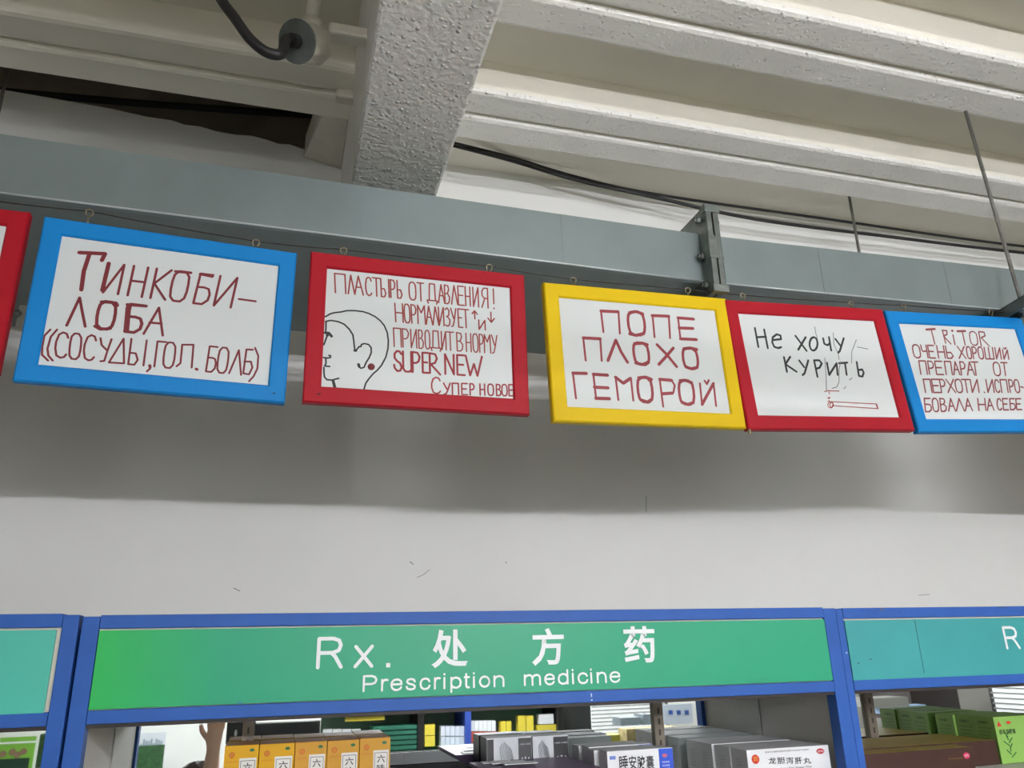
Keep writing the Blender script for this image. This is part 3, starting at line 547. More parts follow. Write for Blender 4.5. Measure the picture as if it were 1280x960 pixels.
def cabinet(x0, x1, pl, pr, ztop, pm, label, stds, strip_right=0., panel_dz=0.):
    """x0,x1 outer sides; pl,pr post widths"""
    t = thing('display_cabinet', label, 'cabinet', (x0, YF, 0), 'blue framed display cabinets')
    def pt(name, bm, m, lb=None, **k): o = obj(name, bm, m, t, lb, **k); o.matrix_parent_inverse = Matrix.Translation(-t.location); return o
    e = EYE; zt = e + ztop
    pt('side_post', bx(x0, x0 + pl, YF, YF + .03, 0, zt - .002), CABB, bevel=.0012); pt('side_post', bx(x1 - pr, x1, YF, YF + .03, 0, zt - .002), CABB, bevel=.0012)
    a, b = x0 + pl + .0006, x1 - pr - .0006
    pt('top_rail', bx(a, b, YF - .0005, YF + .03, zt - .021, zt), CABB, bevel=.0012)
    pt('lower_rail', bx(a, b, YF - .0005, YF + .03, e - .0875, e - .0675), CABB, bevel=.0012)
    pt('under_rail_strip', bx(a, b, YF + .004, YF + .03, e - .0935, e - .0878), DARK, 'dark brown strip below the rail')  # dark strip set right under the lower rail
    pt('backing_panel', bx(a, b, YF + .006, YF + .012, e - .0675, zt - .021), BACKB)
    hp = pt('header_panel', bx(a + .0008, b - .0008 - strip_right, YF - .0005, YF + .0055, e - .0662 + panel_dz, zt - .0237 + panel_dz * .4), pm, bevel=.0006)
    for (xa, xb) in ((x0, x0 + .016), (x1 - .016, x1)):
        pt('side_panel', bx(xa, xb, YF + .03, MIR + .012, 0, zt - .02), LAM)
        pt('edge_lining', bx(xa - 0 if xa == x0 else xa - .004, xb + (.004 if xa == x0 else 0), YF + .0305, MIR + .002, .1, e - .094), LAM)
    pt('top_board', bx(x0, x1, YF + .03, MIR + .012, e - .0675, e - .0600), LAM)
    pt('back_panel', bx(x0 + .016, x1 - .016, MIR + .004, MIR + .012, .08, e - .068), LAM)
    xs = [x0 + .021] + stds + [x1 - .021]
    for q, r in zip(xs[:-1], xs[1:]):
        pt('mirror', bx(q + .0015, r - .0015, MIR, MIR + .003, 1.0, e - .075), MIRR)
    for sx in stds:
        sd = pt('shelf_standard', bx(sx - .011, sx + .011, MIR - .010, MIR - .001, .3, e - .078), STD)
        for side in (-1, 1): pass
        bm = bmesh.new()
        for k in range(16): box(bm, sx - .002, sx + .002, MIR - .0106, MIR - .0098, e - .10 - .022 * k - .012, e - .10 - .022 * k)
        o = obj('slot', bm, DARK, sd, kind='stuff'); o.matrix_parent_inverse = sd.matrix_parent_inverse.copy() if False else Matrix.Translation(-t.location)
        o.matrix_parent_inverse = Matrix.Identity(4)
    for zz in (e - .26, e - .55, e - .9):
        pt('shelf', bx(x0 + .022, x1 - .022, YF + .035, MIR - .012, zz - .015, zz), LAM)
    pt('plinth', bx(x0 + .018, x1 - .018, YF + .02, MIR, 0, .1), LAM)
    return t, hp
SHZ = EYE - .26
cm, hpm = cabinet(-.3040, 1.1118, .0255, .0295, .0755, GREEN, 'wide blue framed cabinet in the middle with a green header sign', [-.044, .827])
cl, hpl = cabinet(-1.725, -.3088, .03, .0235, .0785, TEAL1, 'blue framed cabinet at the left edge with a blank turquoise header', [-1.46, -.565], strip_right=.0055, panel_dz=-.002)
cr, hpr = cabinet(1.1122, 2.528, .016, .03, .0735, TEAL2, 'blue framed cabinet at the right edge with a faded teal header', [1.388, 2.26], panel_dz=-.002)
def T(hp, txt, px0, px1, pyt, pyb, bold=.012):
    a = P(px0, (pyt + pyb) / 2, YF); b = P(px1, (pyt + pyb) / 2, YF); m = (px0 + px1) / 2; c = P(m, pyt, YF); d = P(m, pyb, YF)
    o = glyphs(txt, a.x, b.x, d.z, c.z, YF - .0008, WHITE, hp, bold=bold); return o
def hx_(x): return 380 + x / 5.3333
def hy_(y): return 770 + y / 5.3333
HV = {'P': [[(0, 0), (0, 1), (.6, 1), (.88, .93), (1, .74), (.9, .54), (.62, .46), (0, .46)]], 'r': [[(0, 0), (0, 1)], [(0, .6), (.15, .85), (.45, 1), (1, .98)]],
 'e': [[(.02, .54), (.99, .54), (.95, .8), (.76, .96), (.5, 1), (.22, .93), (.04, .72), (0, .47), (.1, .17), (.33, .01), (.6, 0), (.84, .09), (.96, .25)]],
 's': [[(.94, .75), (.85, .93), (.5, 1), (.15, .93), (.05, .75), (.2, .58), (.75, .45), (.98, .28), (.88, .07), (.5, 0), (.12, .07), (0, .27)]],
 'c': [[(.97, .72), (.85, .92), (.55, 1), (.22, .93), (.03, .7), (0, .45), (.1, .15), (.35, 0), (.65, 0), (.88, .1), (1, .3)]], 'i': [[(.5, 0), (.5, 1)], [(.5, 1.33), (.5, 1.37)]],
 'p': [[(0, 1), (0, -.38)], [(0, .7), (.2, .94), (.5, 1), (.85, .88), (1, .55), (.92, .18), (.6, 0), (.22, .05), (0, .28)]], 't': [[(.35, 1.3), (.35, .2), (.5, .02), (1, 0)], [(0, 1), (1, 1)]],
 'o': [arc(.5, .5, .5, .5, 0, 360, 16)], 'n': [[(0, 0), (0, 1)], [(0, .65), (.2, .92), (.55, 1), (.88, .9), (1, .65), (1, 0)]],
 'm': [[(0, 0), (0, 1)], [(0, .7), (.12, .93), (.3, 1), (.44, .92), (.5, .7), (.5, 0)], [(.5, .7), (.62, .93), (.8, 1), (.94, .92), (1, .7), (1, 0)]],
 'd': [[(1, 1.38), (1, 0)], [(1, .7), (.8, .94), (.5, 1), (.15, .88), (0, .55), (.08, .18), (.4, 0), (.78, .05), (1, .28)]],
 'R': [[(0, 0), (0, 1), (.62, 1), (.88, .93), (.96, .76), (.88, .58), (.62, .5), (0, .5)], [(.55, .5), (.72, .38), (1, 0)]], 'x': [[(0, 1), (1, 0)], [(1, 1), (0, 0)]], '.': [[(.35, .5), (.65, .5)]]}
def letters(hp, items, z0, z1, wd, m=None):
    for ch, xa, xb in items:
        bm = bmesh.new(); xa += wd / 2; xb -= wd / 2; za, zb = z0 + wd / 2, z1 - wd / 2
        if xb < xa: xa = xb = (xa + xb) / 2
        for j, pl in enumerate(HV[ch]): ribbon(bm, [(xa + (xb - xa) * u, za + (zb - za) * v) for u, v in pl], wd, YF - .0009 - .00003 * j)
        obj('letter', bm, m or WHITE, hp)
cx_ = lambda X: P(380 + X / 5.3333, 770 + (513 - 38 * (X - 390) / 1040) / 5.3333, YF).x
letters(hpm, [(c_, cx_(a_), cx_(b_)) for c_, a_, b_ in (('P', 389, 487), ('r', 512, 562), ('e', 574, 656), ('s', 676, 747), ('c', 769, 843), ('r', 865, 911), ('i', 928, 942), ('p', 975, 1051), ('t', 1064, 1106), ('i', 1125, 1140), ('o', 1166, 1242), ('n', 1263, 1336),
        ('m', 1466, 1580), ('e', 1602, 1674), ('d', 1692, 1764), ('i', 1786, 1802), ('c', 1825, 1896), ('i', 1909, 1924), ('n', 1953, 2019), ('e', 2038, 2111))][1:], EYE - .0556, EYE - .0556 + .0205, .0035)
letters(hpm, [('P', cx_(389), cx_(487))], EYE - .0556, EYE - .0556 + .0275, .0036)
zR0, zR1 = P(hx_(170), hy_(354), YF).z, P(hx_(170), hy_(138), YF).z
letters(hpm, [('R', P(hx_(84), hy_(250), YF).x, P(hx_(262), hy_(250), YF).x)], zR0, zR1, .0062)
letters(hpm, [('x', P(hx_(332), hy_(270), YF).x, P(hx_(464), hy_(270), YF).x)], zR0, zR0 + (zR1 - zR0) * .73, .0058)
xd = P(hx_(561), hy_(324), YF); obj('letter', bx(xd.x - .0036, xd.x + .0036, YF - .0010, YF - .0004, zR0, zR0 + .0072), WHITE, hpm)
letters(hpr, [('R', 1.5340, 1.5740), ], EYE - .0176, EYE + .0312, .0058)
letters(hpr, [('x', 1.592, 1.622)], EYE - .0176, EYE + .018, .0056)
T(hpm, '处', hx_(850), hx_(1090), hy_(90), hy_(345), .022); T(hpm, '方', 220 + hx_(343), 220 + hx_(560), hy_(80), hy_(330), .022); T(hpm, '药', 220 + hx_(957), 220 + hx_(1167), hy_(68), hy_(312), .022)
# joint in the right header sign, scuffs
j = P(1141, 776, YF); o = obj('vinyl_joint', bx(1.305, 1.3062, YF - .0012, YF, EYE - .06, EYE + .048), mat('dark_teal_joint', (40, 110, 105), .6), hpr)
for hp, tt, px, py in ((hpr, cr, 1073, 829), (hpr, cr, 1088, 824)):
    p = P(px, py, YF); o = obj('chip', bx(p.x - .002, p.x + .002, YF - .0012, YF, p.z - .0008, p.z + .0008), DARK, hp)

for tt, px, py, w_, h_, m_ in ((cm, 739, 869, .0009, .006, WHITE), (cm, 739.5, 875, .0012, .002, WHITE), (cm, 300, 878, .004, .0012, mat('worn_blue', (60, 110, 190), .6)), (cr, 1124, 766, .0016, .0012, DARK), (cr, 1102, 762, .005, .003, mat('grey_chip', (90, 96, 110), .6)), (cr, 1252, 759, .012, .0012, DARK), (cr, 1058, 816, .0012, .003, WHITE)):
    p = P(px, py, YF); o = obj('chip', bx(p.x - w_, p.x + w_, YF - .0013, YF, p.z - h_ / 2, p.z + h_ / 2), m_, tt); o.matrix_parent_inverse = Matrix.Translation(-tt.location)

# ---------------------------------------------------------------- goods on the shelves
CN = mat('carton_ink', (40, 40, 44), .6)
def carton(name, label, x0, x1, y0, h, depth, faces, group=None, z=SHZ, sides=None, cat='box', lift=.001):
    t = thing(name, label, cat, ((x0 + x1) / 2, y0, z + lift), group)
    w_ = (x1 - x0) / 2
    bm = bmesh.new(); fs = box(bm, -w_, w_, 0, depth, 0, h); fs[1].material_index = 1; fs[2].material_index = 0; fs[3].material_index = 2; fs[5].material_index = 2; fs[4].material_index = 2
    obj('carton', bm, faces, t, bevel=.0008)
    return t, w_, h
OR1 = mat('orange_yellow_card', (226, 172, 22), .5, spec=.3, var=.04); OR2 = mat('orange_card', (212, 158, 52), .5, spec=.3, var=.05); ORT = mat('amber_card_top', (190, 130, 60), .45)
CREAM = mat('cream_label', (238, 236, 228), .5); GRN = mat('green_badge', (40, 110, 60), .5); ORL = mat('orange_line', (205, 105, 30), .5)
xs = [(-.0775, -.0115), (-.0105, .0555), (.0565, .1115), (.1125, .1680), (.1690, .2260)]
ed = [280, 323.5, 368, 408.5, 449, 488]
YO = 1.655
for i in range(5):
    a = P(ed[i], 945, YO).x + .0006; b = P(ed[i + 1], 945, YO).x - .0006; tp = P((ed[i] + ed[i + 1]) / 2, [932, 930, 928, 926, 923][i], YO).z
    m1 = OR1 if i < 2 else OR2
    words = ['bright orange-yellow medicine box at the left end of its row', 'bright orange-yellow medicine box, second from the left of its row', 'amber medicine box in the middle of the row of five', 'amber medicine box, fourth from the left in the row of five', 'amber medicine box at the right end of the row of five']
    t, w_, h = carton('medicine_box', words[i], a, b, YO - (.004 if i < 2 else 0), tp - SHZ, .082, [m1, ORT, m1], 'orange medicine boxes')
    lw = w_ * 2
    bm = bx(w_ - lw * .55, w_ - lw * .05, -.0006, 0, .012, h - .022); obj('label_panel', bm, CREAM, t, 'cream label with a dark outline')
    bm = bmesh.new(); xa, xb, za, zb = w_ - lw * .51, w_ - lw * .09, .016, h - .026
    for q in ((xa, xb, zb - .0008, zb), (xa, xb, za, za + .0008), (xa, xa + .0008, za, zb), (xb - .0008, xb, za, zb)): box(bm, q[0], q[1], -.0009, -.0005, q[2], q[3])
    obj('label_outline', bm, mat('label_outline', (60, 30, 60), .5), t)
    for k, chh in enumerate('六味地黄丸'):
        zz = h - .030 - .0165 * k; 
        if zz - .015 > .016: glyphs(chh, w_ - lw * .43, w_ - lw * .17, zz - .0135, zz, -.0007, CN, t, bold=.01)
    bm = bmesh.new(); tube(bm, [(-w_ + lw * .22, -.0002, h - .016), (-w_ + lw * .22, -.0007, h - .016)], .0052, 16); tube(bm, [(-w_ + lw * .22, -.0006, h - .016), (-w_ + lw * .22, -.0011, h - .016)], .0008, 8); obj('emblem', bm, ORL, t)
    glyphs('田', -w_ + lw * .17, -w_ + lw * .27, h - .019, h - .013, -.0009, OR1, t)
    glyphs('品牌中药', -w_ + lw * .08, -w_ + lw * .38, h - .0285, h - .026, -.0004, ORL, t)
    bm = bmesh.new(); tube(bm, [(w_ - lw * .2, 0, h - .009), (w_ - lw * .2, -.0006, h - .009)], .0045, 14)
    for v in bm.verts: v.co.z = h - .009 + (v.co.z - h + .009) * .6
    obj('badge', bm, GRN, t, 'small green oval badge')
# flat dark boxes between the orange and the purple
GL = mat('glossy_black_card', (18, 19, 20), .8, spec=.08); 
p0 = P(492, 955, 1.60); p1 = P(596, 950, 1.60)
t, w_, h = carton('flat_box', 'glossy black flat box lying right of the orange medicine boxes', p0.x, p1.x, 1.50, P(510, 957, 1.74).z - SHZ, .238, [GL, GL, GL])
obj('edge_stripe', bx(-w_ + .004, w_ - .004, .03, .034, h, h + .0006), mat('silver_line', (190, 195, 195), .3), t)
PUR = mat('purple_card', (120, 96, 132), .45, var=.1, vscale=30); PURT = mat('purple_card_top', (104, 84, 112), .4, var=.15, vscale=20)
p0 = P(598, 950, 1.60); p1 = P(727, 950, 1.60)
t, w_, h = carton('flat_box', 'purple flat box lying between black box and white box fronts', p0.x, p1.x, 1.475, P(660, 949, 1.68).z - SHZ, .205, [PUR, PURT, PUR])
for k, (a, b, dy_) in enumerate(((.02, .08, .165), (.03, .10, .135), (.045, .11, .10))):
    tag(obj('paper_slip', bx(p0.x + a, p0.x + b, 1.475 + dy_, 1.475 + dy_ + .028, SHZ + .001 + h + .0004 + .0018 * k, SHZ + .001 + h + .0018 * k + .0016), WHITE), ['white paper slip lying rearmost on the purple box', 'white paper slip in the middle on the purple box', 'white paper slip nearest the front on the purple box'][k], 'paper', 'paper slips on the purple box')
# silver and black boxes with a combed strand drawn on them
SIL = mat('silver_card', (206, 210, 212), .4); BKC = mat('black_card', (22, 22, 26), .35); CMB = mat('grey_hatching', (120, 126, 130), .5)
for i, (xa, xm, xb, xc, lab) in enumerate(((608, 617, 648, 665, 'silver and black box with hatched strand, left of the pair'), (665.5, 667, 692, 711, 'silver and black box with hatched strand, right of the pair'))):
    Yc = 1.685; a = P(xa, 935, Yc).x; b = P(xc, 935, Yc).x; tp = P((xa + xc) / 2, [922, 920][i], Yc).z
    t, w_, h = carton('hair_care_box', lab, a + .0005, b - .0005, Yc, tp - SHZ, .054, [SIL, SIL, BKC], 'silver and black boxes')
    mx0 = P(xm, 935, Yc).x - (a + b) / 2; mx1 = P(xb, 935, Yc).x - (a + b) / 2
    obj('black_panel', bx(mx1, w_ - .001, -.0006, 0, .002, h - .003), BKC, t)
    if i == 0: obj('black_panel', bx(-w_ + .001, mx0, -.0006, 0, .002, h - .003), BKC, t)
    bm = bmesh.new()
    for k in range(11):
        u0 = mx0 + (mx1 - mx0) * (.25 + .045 * k); zt_ = h - .008 - .0022 * abs(k - 4); 
        pts = [(u0 + (mx1 - mx0) * .5 * (s_ ** 1.5) * (.4 + .05 * k), -.0005, zt_ - (h * .62) * s_) for s_ in (0, .25, .5, .75, 1)]
        tube(bm, pts, .00045, 4)
    obj('line_drawing', bm, CMB, t)
    glyphs('HAIR CARE', mx1 + .003, w_ - .003, h - .016, h - .013, -.0007, SIL, t); glyphs('山', mx1 + .006, w_ - .006, h - .045, h - .038, -.0007, WHITE, t, bold=.03)
# white box with dark characters and a blue end, four deep
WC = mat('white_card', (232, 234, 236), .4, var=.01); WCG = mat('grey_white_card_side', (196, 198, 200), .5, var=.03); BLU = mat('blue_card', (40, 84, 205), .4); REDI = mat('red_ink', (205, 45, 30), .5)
a = P(759, 948, 1.52).x; b = P(841.5, 946, 1.52).x; tp = P(800, 937.5, 1.52).z
for k in range(4):
    y = 1.52 + .042 * k; dx = -.006 * (k % 2) + (-.004 if k else 0)
    lab = ['white box with four large dark characters and a blue end strip', 'white box standing directly behind the blue-ended front box', 'white box third back in the row with the blue-ended front box', 'white box rearmost in the row with the blue-ended front box'][k]
    t, w_, h = carton('medicine_box', lab, a + dx, b + dx, y, tp - SHZ - .0015 * (k % 2), .0405, [WC, WCG, WCG], 'white boxes with a blue end')
    obj('blue_strip', bx(w_ - .030, w_ - .0006, -.0005, 0, 0.001, h - .001), BLU, t)
    if k == 0:
        xq = lambda px: P(px, 948, 1.52).x - (a + b) / 2
        for chh, q in zip('睡安胶囊', ((773.5, 784.5), (785.5, 795), (796, 806), (807, 817))):
            zt_ = P(q[0], 945.5, 1.52).z - SHZ; glyphs(chh, xq(q[0]), xq(q[1]), zt_ - .0235 + .001 * (q[0] > 790), zt_, -.0004, CN, t, bold=.012)
        obj('badge', bx(xq(762), xq(769.5), -.0005, 0, h - .0145, h - .0085), mat('pale_blue_ink', (110, 130, 205), .5), t)
        bm = bmesh.new(); tube(bm, [(xq(831), -.0005, h - .013), (xq(831), -.0011, h - .013)], .0055, 14)
        for v in bm.verts: v.co.z = h - .013 + (v.co.z - h + .013) * .6
        obj('emblem', bm, mat('pink_ink', (190, 90, 120), .5), t)
        for r_ in (.026, .032, .038): glyphs('内含说明', xq(827), xq(836), h - r_, h - r_ + .0032, -.0008, WHITE, t)
        glyphs('Shui\'an Jiaonang', xq(774), xq(817), h - .046, h - .040, -.0004, CN, t)
# white box with brush characters, four deep; their left sides show
a = P(934, 948, 1.485).x; b = P(1038, 944, 1.485).x; tp = P(985, 935, 1.485).z
for k in range(4):
    y = 1.485 + .0615 * k; dx = [0, .004, -.001, .003][k] - (.0055 if k else 0)
    lab = ['white box with brush style characters, red seal and red oval', 'pale box second back behind the one with the red seal', 'pale box third back behind the one with the red seal', 'pale box rearmost behind the one with the red seal'][k]
    t, w_, h = carton('medicine_box', lab, a + dx, min(b, 1.0905) + dx - (.002 if k == 0 else 0), y, tp - SHZ - .001 * (k % 2), .0595, [WC, WCG, WCG], 'pale boxes with a red seal')
    for r_ in range(6):
        o = glyphs('成份功能主治用法'[r_:r_ + 3], -.042, -.022, h - .02 - .006 * r_, h - .0165 - .006 * r_, -w_, mat('faint_grey_ink', (140, 142, 146), .6), t, frame='left')
    if k == 0:
        xc = (a + b) / 2; xq = lambda px: P(px, 948, 1.485).x - (a + min(b, 1.0905) - .002) / 2; zq = lambda px, py: P(px, py, 1.485).z - SHZ - .001
        for chh, q in zip('龙胆泻肝丸', ((960, 969.5), (971, 980.5), (982, 991), (993, 1002), (1003.5, 1013))):
            glyphs(chh, xq(q[0]), xq(q[1]), zq(q[0], 955.5) + .0005, zq(q[0], 947), -.0004, CN, t, bold=.012)
        bm = bmesh.new(); tube(bm, [(xq(944), -.0005, zq(944, 949)), (xq(944), -.0011, zq(944, 949))], .0083, 18)
        obj('seal', bm, REDI, t, 'round red seal'); glyphs('同', xq(941.5), xq(946.5), zq(944, 949) - .0045, zq(944, 949) + .0045, -.0013, mat('gold_ink', (230, 170, 60), .5), t)
        glyphs('国家中药保护品种中药现代化科技产业基地', xq(957), xq(1012), zq(985, 939.5), zq(985, 937.3), -.0004, CN, t)
        bm = bmesh.new(); tube(bm, [(xq(1026.5), -.0005, zq(1026, 938.8)), (xq(1026.5), -.0011, zq(1026, 938.8))], .009, 18)
        for v in bm.verts: v.co.z = zq(1026, 938.8) + (v.co.z - zq(1026, 938.8)) * .55
        obj('oval_badge', bm, mat('crimson_ink', (190, 30, 50), .5), t, 'red oval badge'); glyphs('OTC', xq(1022.5), xq(1030.5), zq(1026, 940.2), zq(1026, 937.6), -.0013, WHITE, t, bold=.01)
        glyphs('Long Dan Xiegan Wan', xq(975), xq(1013), zq(1000, 961), zq(1000, 957.5), -.0004, CN, t)
# right cabinet: green boxes in a row with pale green fronts, a flat brown and gold box before them
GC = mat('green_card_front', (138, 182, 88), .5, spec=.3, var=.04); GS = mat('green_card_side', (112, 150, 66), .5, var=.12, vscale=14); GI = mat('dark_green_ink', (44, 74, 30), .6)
a = P(1246, 920, 1.56).x; tp = P(1250, 896.5, 1.56).z
for k in range(3):
    lab = ['green box with a pale green printed front and red emblem', 'green box second back in the row at the right edge', 'green box rearmost in the row at the right edge'][k]
    t, w_, h = carton('medicine_box', lab, a + [0, .003, -.002][k], a + .15, 1.56 + .058 * k, tp - SHZ - .001 * k, .0565, [GC, GS, GS], 'green boxes')
    glyphs('注意事项', -.046, -.016, h - .016, h - .010, -w_, GI, t, frame='left', bold=.02)
    for r_ in range(7): glyphs('本品为胶囊剂内容物', -.048, -.010 - .004 * (r_ % 3), h - .026 - .008 * r_, h - .0225 - .008 * r_, -w_, GI, t, frame='left')
    if k == 0:
        for v_, cc in ((0, REDI),):
            bm = bmesh.new(); vs = [bm.verts.new(q) for q in ((-w_ + .006, -.0006, h - .020), (-w_ + .019, -.0006, h - .020), (-w_ + .0125, -.0006, h - .009))]; bm.faces.new(vs); obj('emblem', bm, cc, t)
        glyphs('感毒清胶囊', -w_ + .008, -w_ + .055, h - .037, h - .026, -.0004, GI, t, bold=.01)
        bm = bmesh.new(); tube(bm, [(-w_ + .040, -.0004, h - .013), (-w_ + .040, -.001, h - .013)], .006, 14)
        for v in bm.verts: v.co.z = h - .013 + (v.co.z - h + .013) * .55
        obj('oval_badge', bm, REDI, t)
        bm = bmesh.new()
        for q in range(9):
            an = .3 + q * .31; tube(bm, [(-w_ + .03, -.0005, .012 + .006 * q), (-w_ + .03 + .014 * math.cos(q * 2.4), -.0005, .022 + .006 * q)], .0012, 4)
        obj('sprig_print', bm, GRN, t)
BRN = mat('dark_brown_card', (62, 34, 26), .35, var=.12, vscale=25); GLD = mat('dull_gold_card', (150, 128, 52), .4)
b = P(1217, 945, 1.50).x; tp = P(1217, 934, 1.50).z
t, w_, h = carton('flat_box', 'dark brown flat box with a dull gold top and red oval badge', 1.138, b, 1.50, tp - SHZ, .058, [BRN, GLD, BRN], sides=None)
bm = bmesh.new(); tube(bm, [(w_ - .019, -.0004, h - .016), (w_ - .019, -.001, h - .016)], .0085, 16)
for v in bm.verts: v.co.z = h - .016 + (v.co.z - h + .016) * .72
obj('oval_badge', bm, mat('rose_ink', (205, 40, 90), .5), t); glyphs('OTC', w_ - .0245, w_ - .0135, h - .0185, h - .0135, -.0011, WHITE, t)
glyphs('中药保护品种', w_ - .068, w_ - .030, h - .0215, h - .0185, -.0004, GLD, t)
t2, w2_, h2 = carton('flat_box', 'dark flat box with gold top lying behind the brown box', 1.16, a - .004, 1.562, tp - SHZ + .002, .165, [BRN, GLD, BRN])

# ---------------------------------------------------------------- shop behind the camera (seen in the cabinet mirrors)
FIX = mat('lamp_housing', (230, 230, 228), .5)
for i, (x, y) in enumerate(FLOOR_FILLS):
    t = thing('fill_louvre_light', ['added louvred fill light over the floor, leftmost', 'added louvred fill light behind the camera, second from left', 'added louvred fill light over the right half of the floor', 'added louvred fill light close to the right wall'][i], 'lamp', (x, y, EYE + 1.13), 'added louvred fill lights')
    obj('housing', bx(-.62, .62, -.16, .16, 0, .06), FIX, t, bevel=.004)
    for sx in (-.5, .5): bm = bmesh.new(); tube(bm, [(sx, 0, .06), (sx, 0, .118)], .004, 6); obj('suspension_rod', bm, ROD, t)
for i, (x, y, z, L, fct) in enumerate(LAMPS):
    zz = EYE + z
    t = thing('main_and_fill_lamp', ['suspended twin tube lamp right of the beam, nearest the wall', 'added twin tube fill lamp near the right wall', 'added twin tube fill lamp far behind, beside the beam', 'added twin tube fill lamp far behind on the right', 'added twin tube fill lamp far behind on the left'][i], 'lamp', (x, y, zz + .05), 'suspended twin tube lamps')
    obj('housing', bx(-L / 2 - .03, L / 2 + .03, -.055, .055, 0, .045), FIX, t, bevel=.004)
    for sy in (-.035, .035):
        bm = bmesh.new(); tube(bm, [(-L / 2, sy, -.03), (L / 2, sy, -.03)], .013, 10); obj('tube', bm, mat('fluorescent_tube_%d' % int(fct * 100), (248, 248, 255), .5, emit=TUBE * fct), t, smooth=True)
    for sx in (-1, 1):
        bm = bx(sx * (L / 2 + .012) - .012, sx * (L / 2 + .012) + .012, -.052, .052, -.048, .002); obj('tube_holder', bm, FIX, t)
    for sx in (-.4, .4):
        bm = bmesh.new(); tube(bm, [(sx, 0, .04), (sx, 0, HR - zz - .05)], .003, 6); obj('suspension_rod', bm, ROD, t)

def mbox(name, label, px0, px1, py0, py1, Yv, depth, m, cat='box', group=None):
    """a box standing behind the camera whose mirror image covers the given pixels"""
    a = MV(px0, (py0 + py1) / 2, Yv); b = MV(px1, (py0 + py1) / 2, Yv); c1 = MV((px0 + px1) / 2, py0, Yv); c2 = MV((px0 + px1) / 2, py1, Yv)
    o = obj(name, bx(a.x, b.x, a.y - depth, a.y, c2.z, c1.z), m)
    if label: tag(o, label, cat, group)
    return o
YS = 5.0
YR = 2 * MIR - YS
CY = mat('yellow_card', (225, 205, 70), .5); CWH = mat('pale_blue_white_card', (214, 220, 232), .5); COR = mat('orange_red_card', (215, 90, 60), .5); CTE = mat('teal_shelf_edge', (70, 170, 140), .4); SHGR = mat('dark_green_louvre', (44, 110, 88), .5)
t = thing('wall_shelving', 'tall shelf unit with blue posts opposite the cabinets, behind the camera', 'shelving', (.9, YR - .2, 0))
def tp_(name, bm, m): o = obj(name, bm, m, t); o.matrix_parent_inverse = Matrix.Translation(-t.location); return o
XA = MV(405, 900, YS).x; XB = MV(700, 900, YS).x
tp_('back_panel', bx(XA, XB, YR - .33, YR - .31, 0, EYE - .26), mat('pale_green_board', (120, 150, 132), .6))
tp_('top_panel', bx(XA, XB, YR - .33, YR + .005, EYE - .275, EYE - .255), mat('dark_maroon_board', (90, 40, 36), .5))
zsh = [MV(600, 936, YS).z, MV(600, 936, YS).z - .3, MV(600, 936, YS).z - .6, .5, .15]
for z in zsh: tp_('shelf', bx(XA, XB, YR - .31, YR, z - .014, z), CTE)
for px in (526, 585, 700): p = MV(px, 900, YS); tp_('post', bx(p.x - .018, p.x + .018, YR - .33, YR + .006, 0, EYE - .262), mat('shelf_post_blue', (50, 80, 170), .5) if px == 585 else BLACK)
xg0, xg1 = MV(492, 930, YS).x, MV(521, 930, YS).x
for k in range(10): tp_('louvre_slat', bx(xg0 - .12, xg1, YR - .2, YR - .002, MV(505, 907, YS).z - .027 * k - .02, MV(505, 907, YS).z - .027 * k), SHGR)
def row(px0, px1, py0, py1, n, m, nm, lab, dep=.06):
    for k in range(n):
        a = px0 + (px1 - px0) * k / n; b = px0 + (px1 - px0) * (k + .9) / n
        od = ['leftmost', 'second from the left', 'third from the left', 'fourth from the left', 'fifth from the left', 'rightmost']
        mbox(nm, lab if n == 1 else (od[-1] if k == n - 1 else od[k]) + ' of the ' + lab, a, b, py0, py1, YS + .03, dep, m, 'box', lab)
zt1 = 936
row(531, 545, 906, 919, 1, CY, 'small_box', 'small yellow box on the upper tier of the opposite shelves'); row(531, 545, 920, 933, 1, CY, 'small_box', 'small yellow box on the lower tier of the opposite shelves')
row(551, 581, 908, 920, 5, CWH, 'small_box', 'pale blue and white boxes opposite, upper row'); row(551, 581, 921, 933, 5, CWH, 'small_box', 'pale blue and white boxes opposite, lower row')
row(588, 620, 901, 914, 6, WC, 'small_box', 'orange-topped white boxes, upper row opposite'); row(588, 624, 915, 928, 6, COR, 'small_box', 'orange boxes, lower row opposite')
row(626, 640, 902, 922, 2, CY, 'small_box', 'upright yellow boxes beside the orange ones opposite'); row(648, 668, 895, 919, 2, CY, 'small_box', 'yellow cartons stacked near the dark pillar'); row(672, 698, 906, 919, 1, CY, 'small_box', 'wide yellow carton next to the dark pillar'); row(674, 694, 893, 905, 1, WC, 'small_box', 'white topped carton on the wide yellow one')
row(404, 452, 912, 921, 4, WC, 'small_box', 'white boxes at the left end of the opposite shelves'); row(432, 486, 896, 901, 1, CY, 'display_tray', 'flat cream tray on top of the opposite shelves')
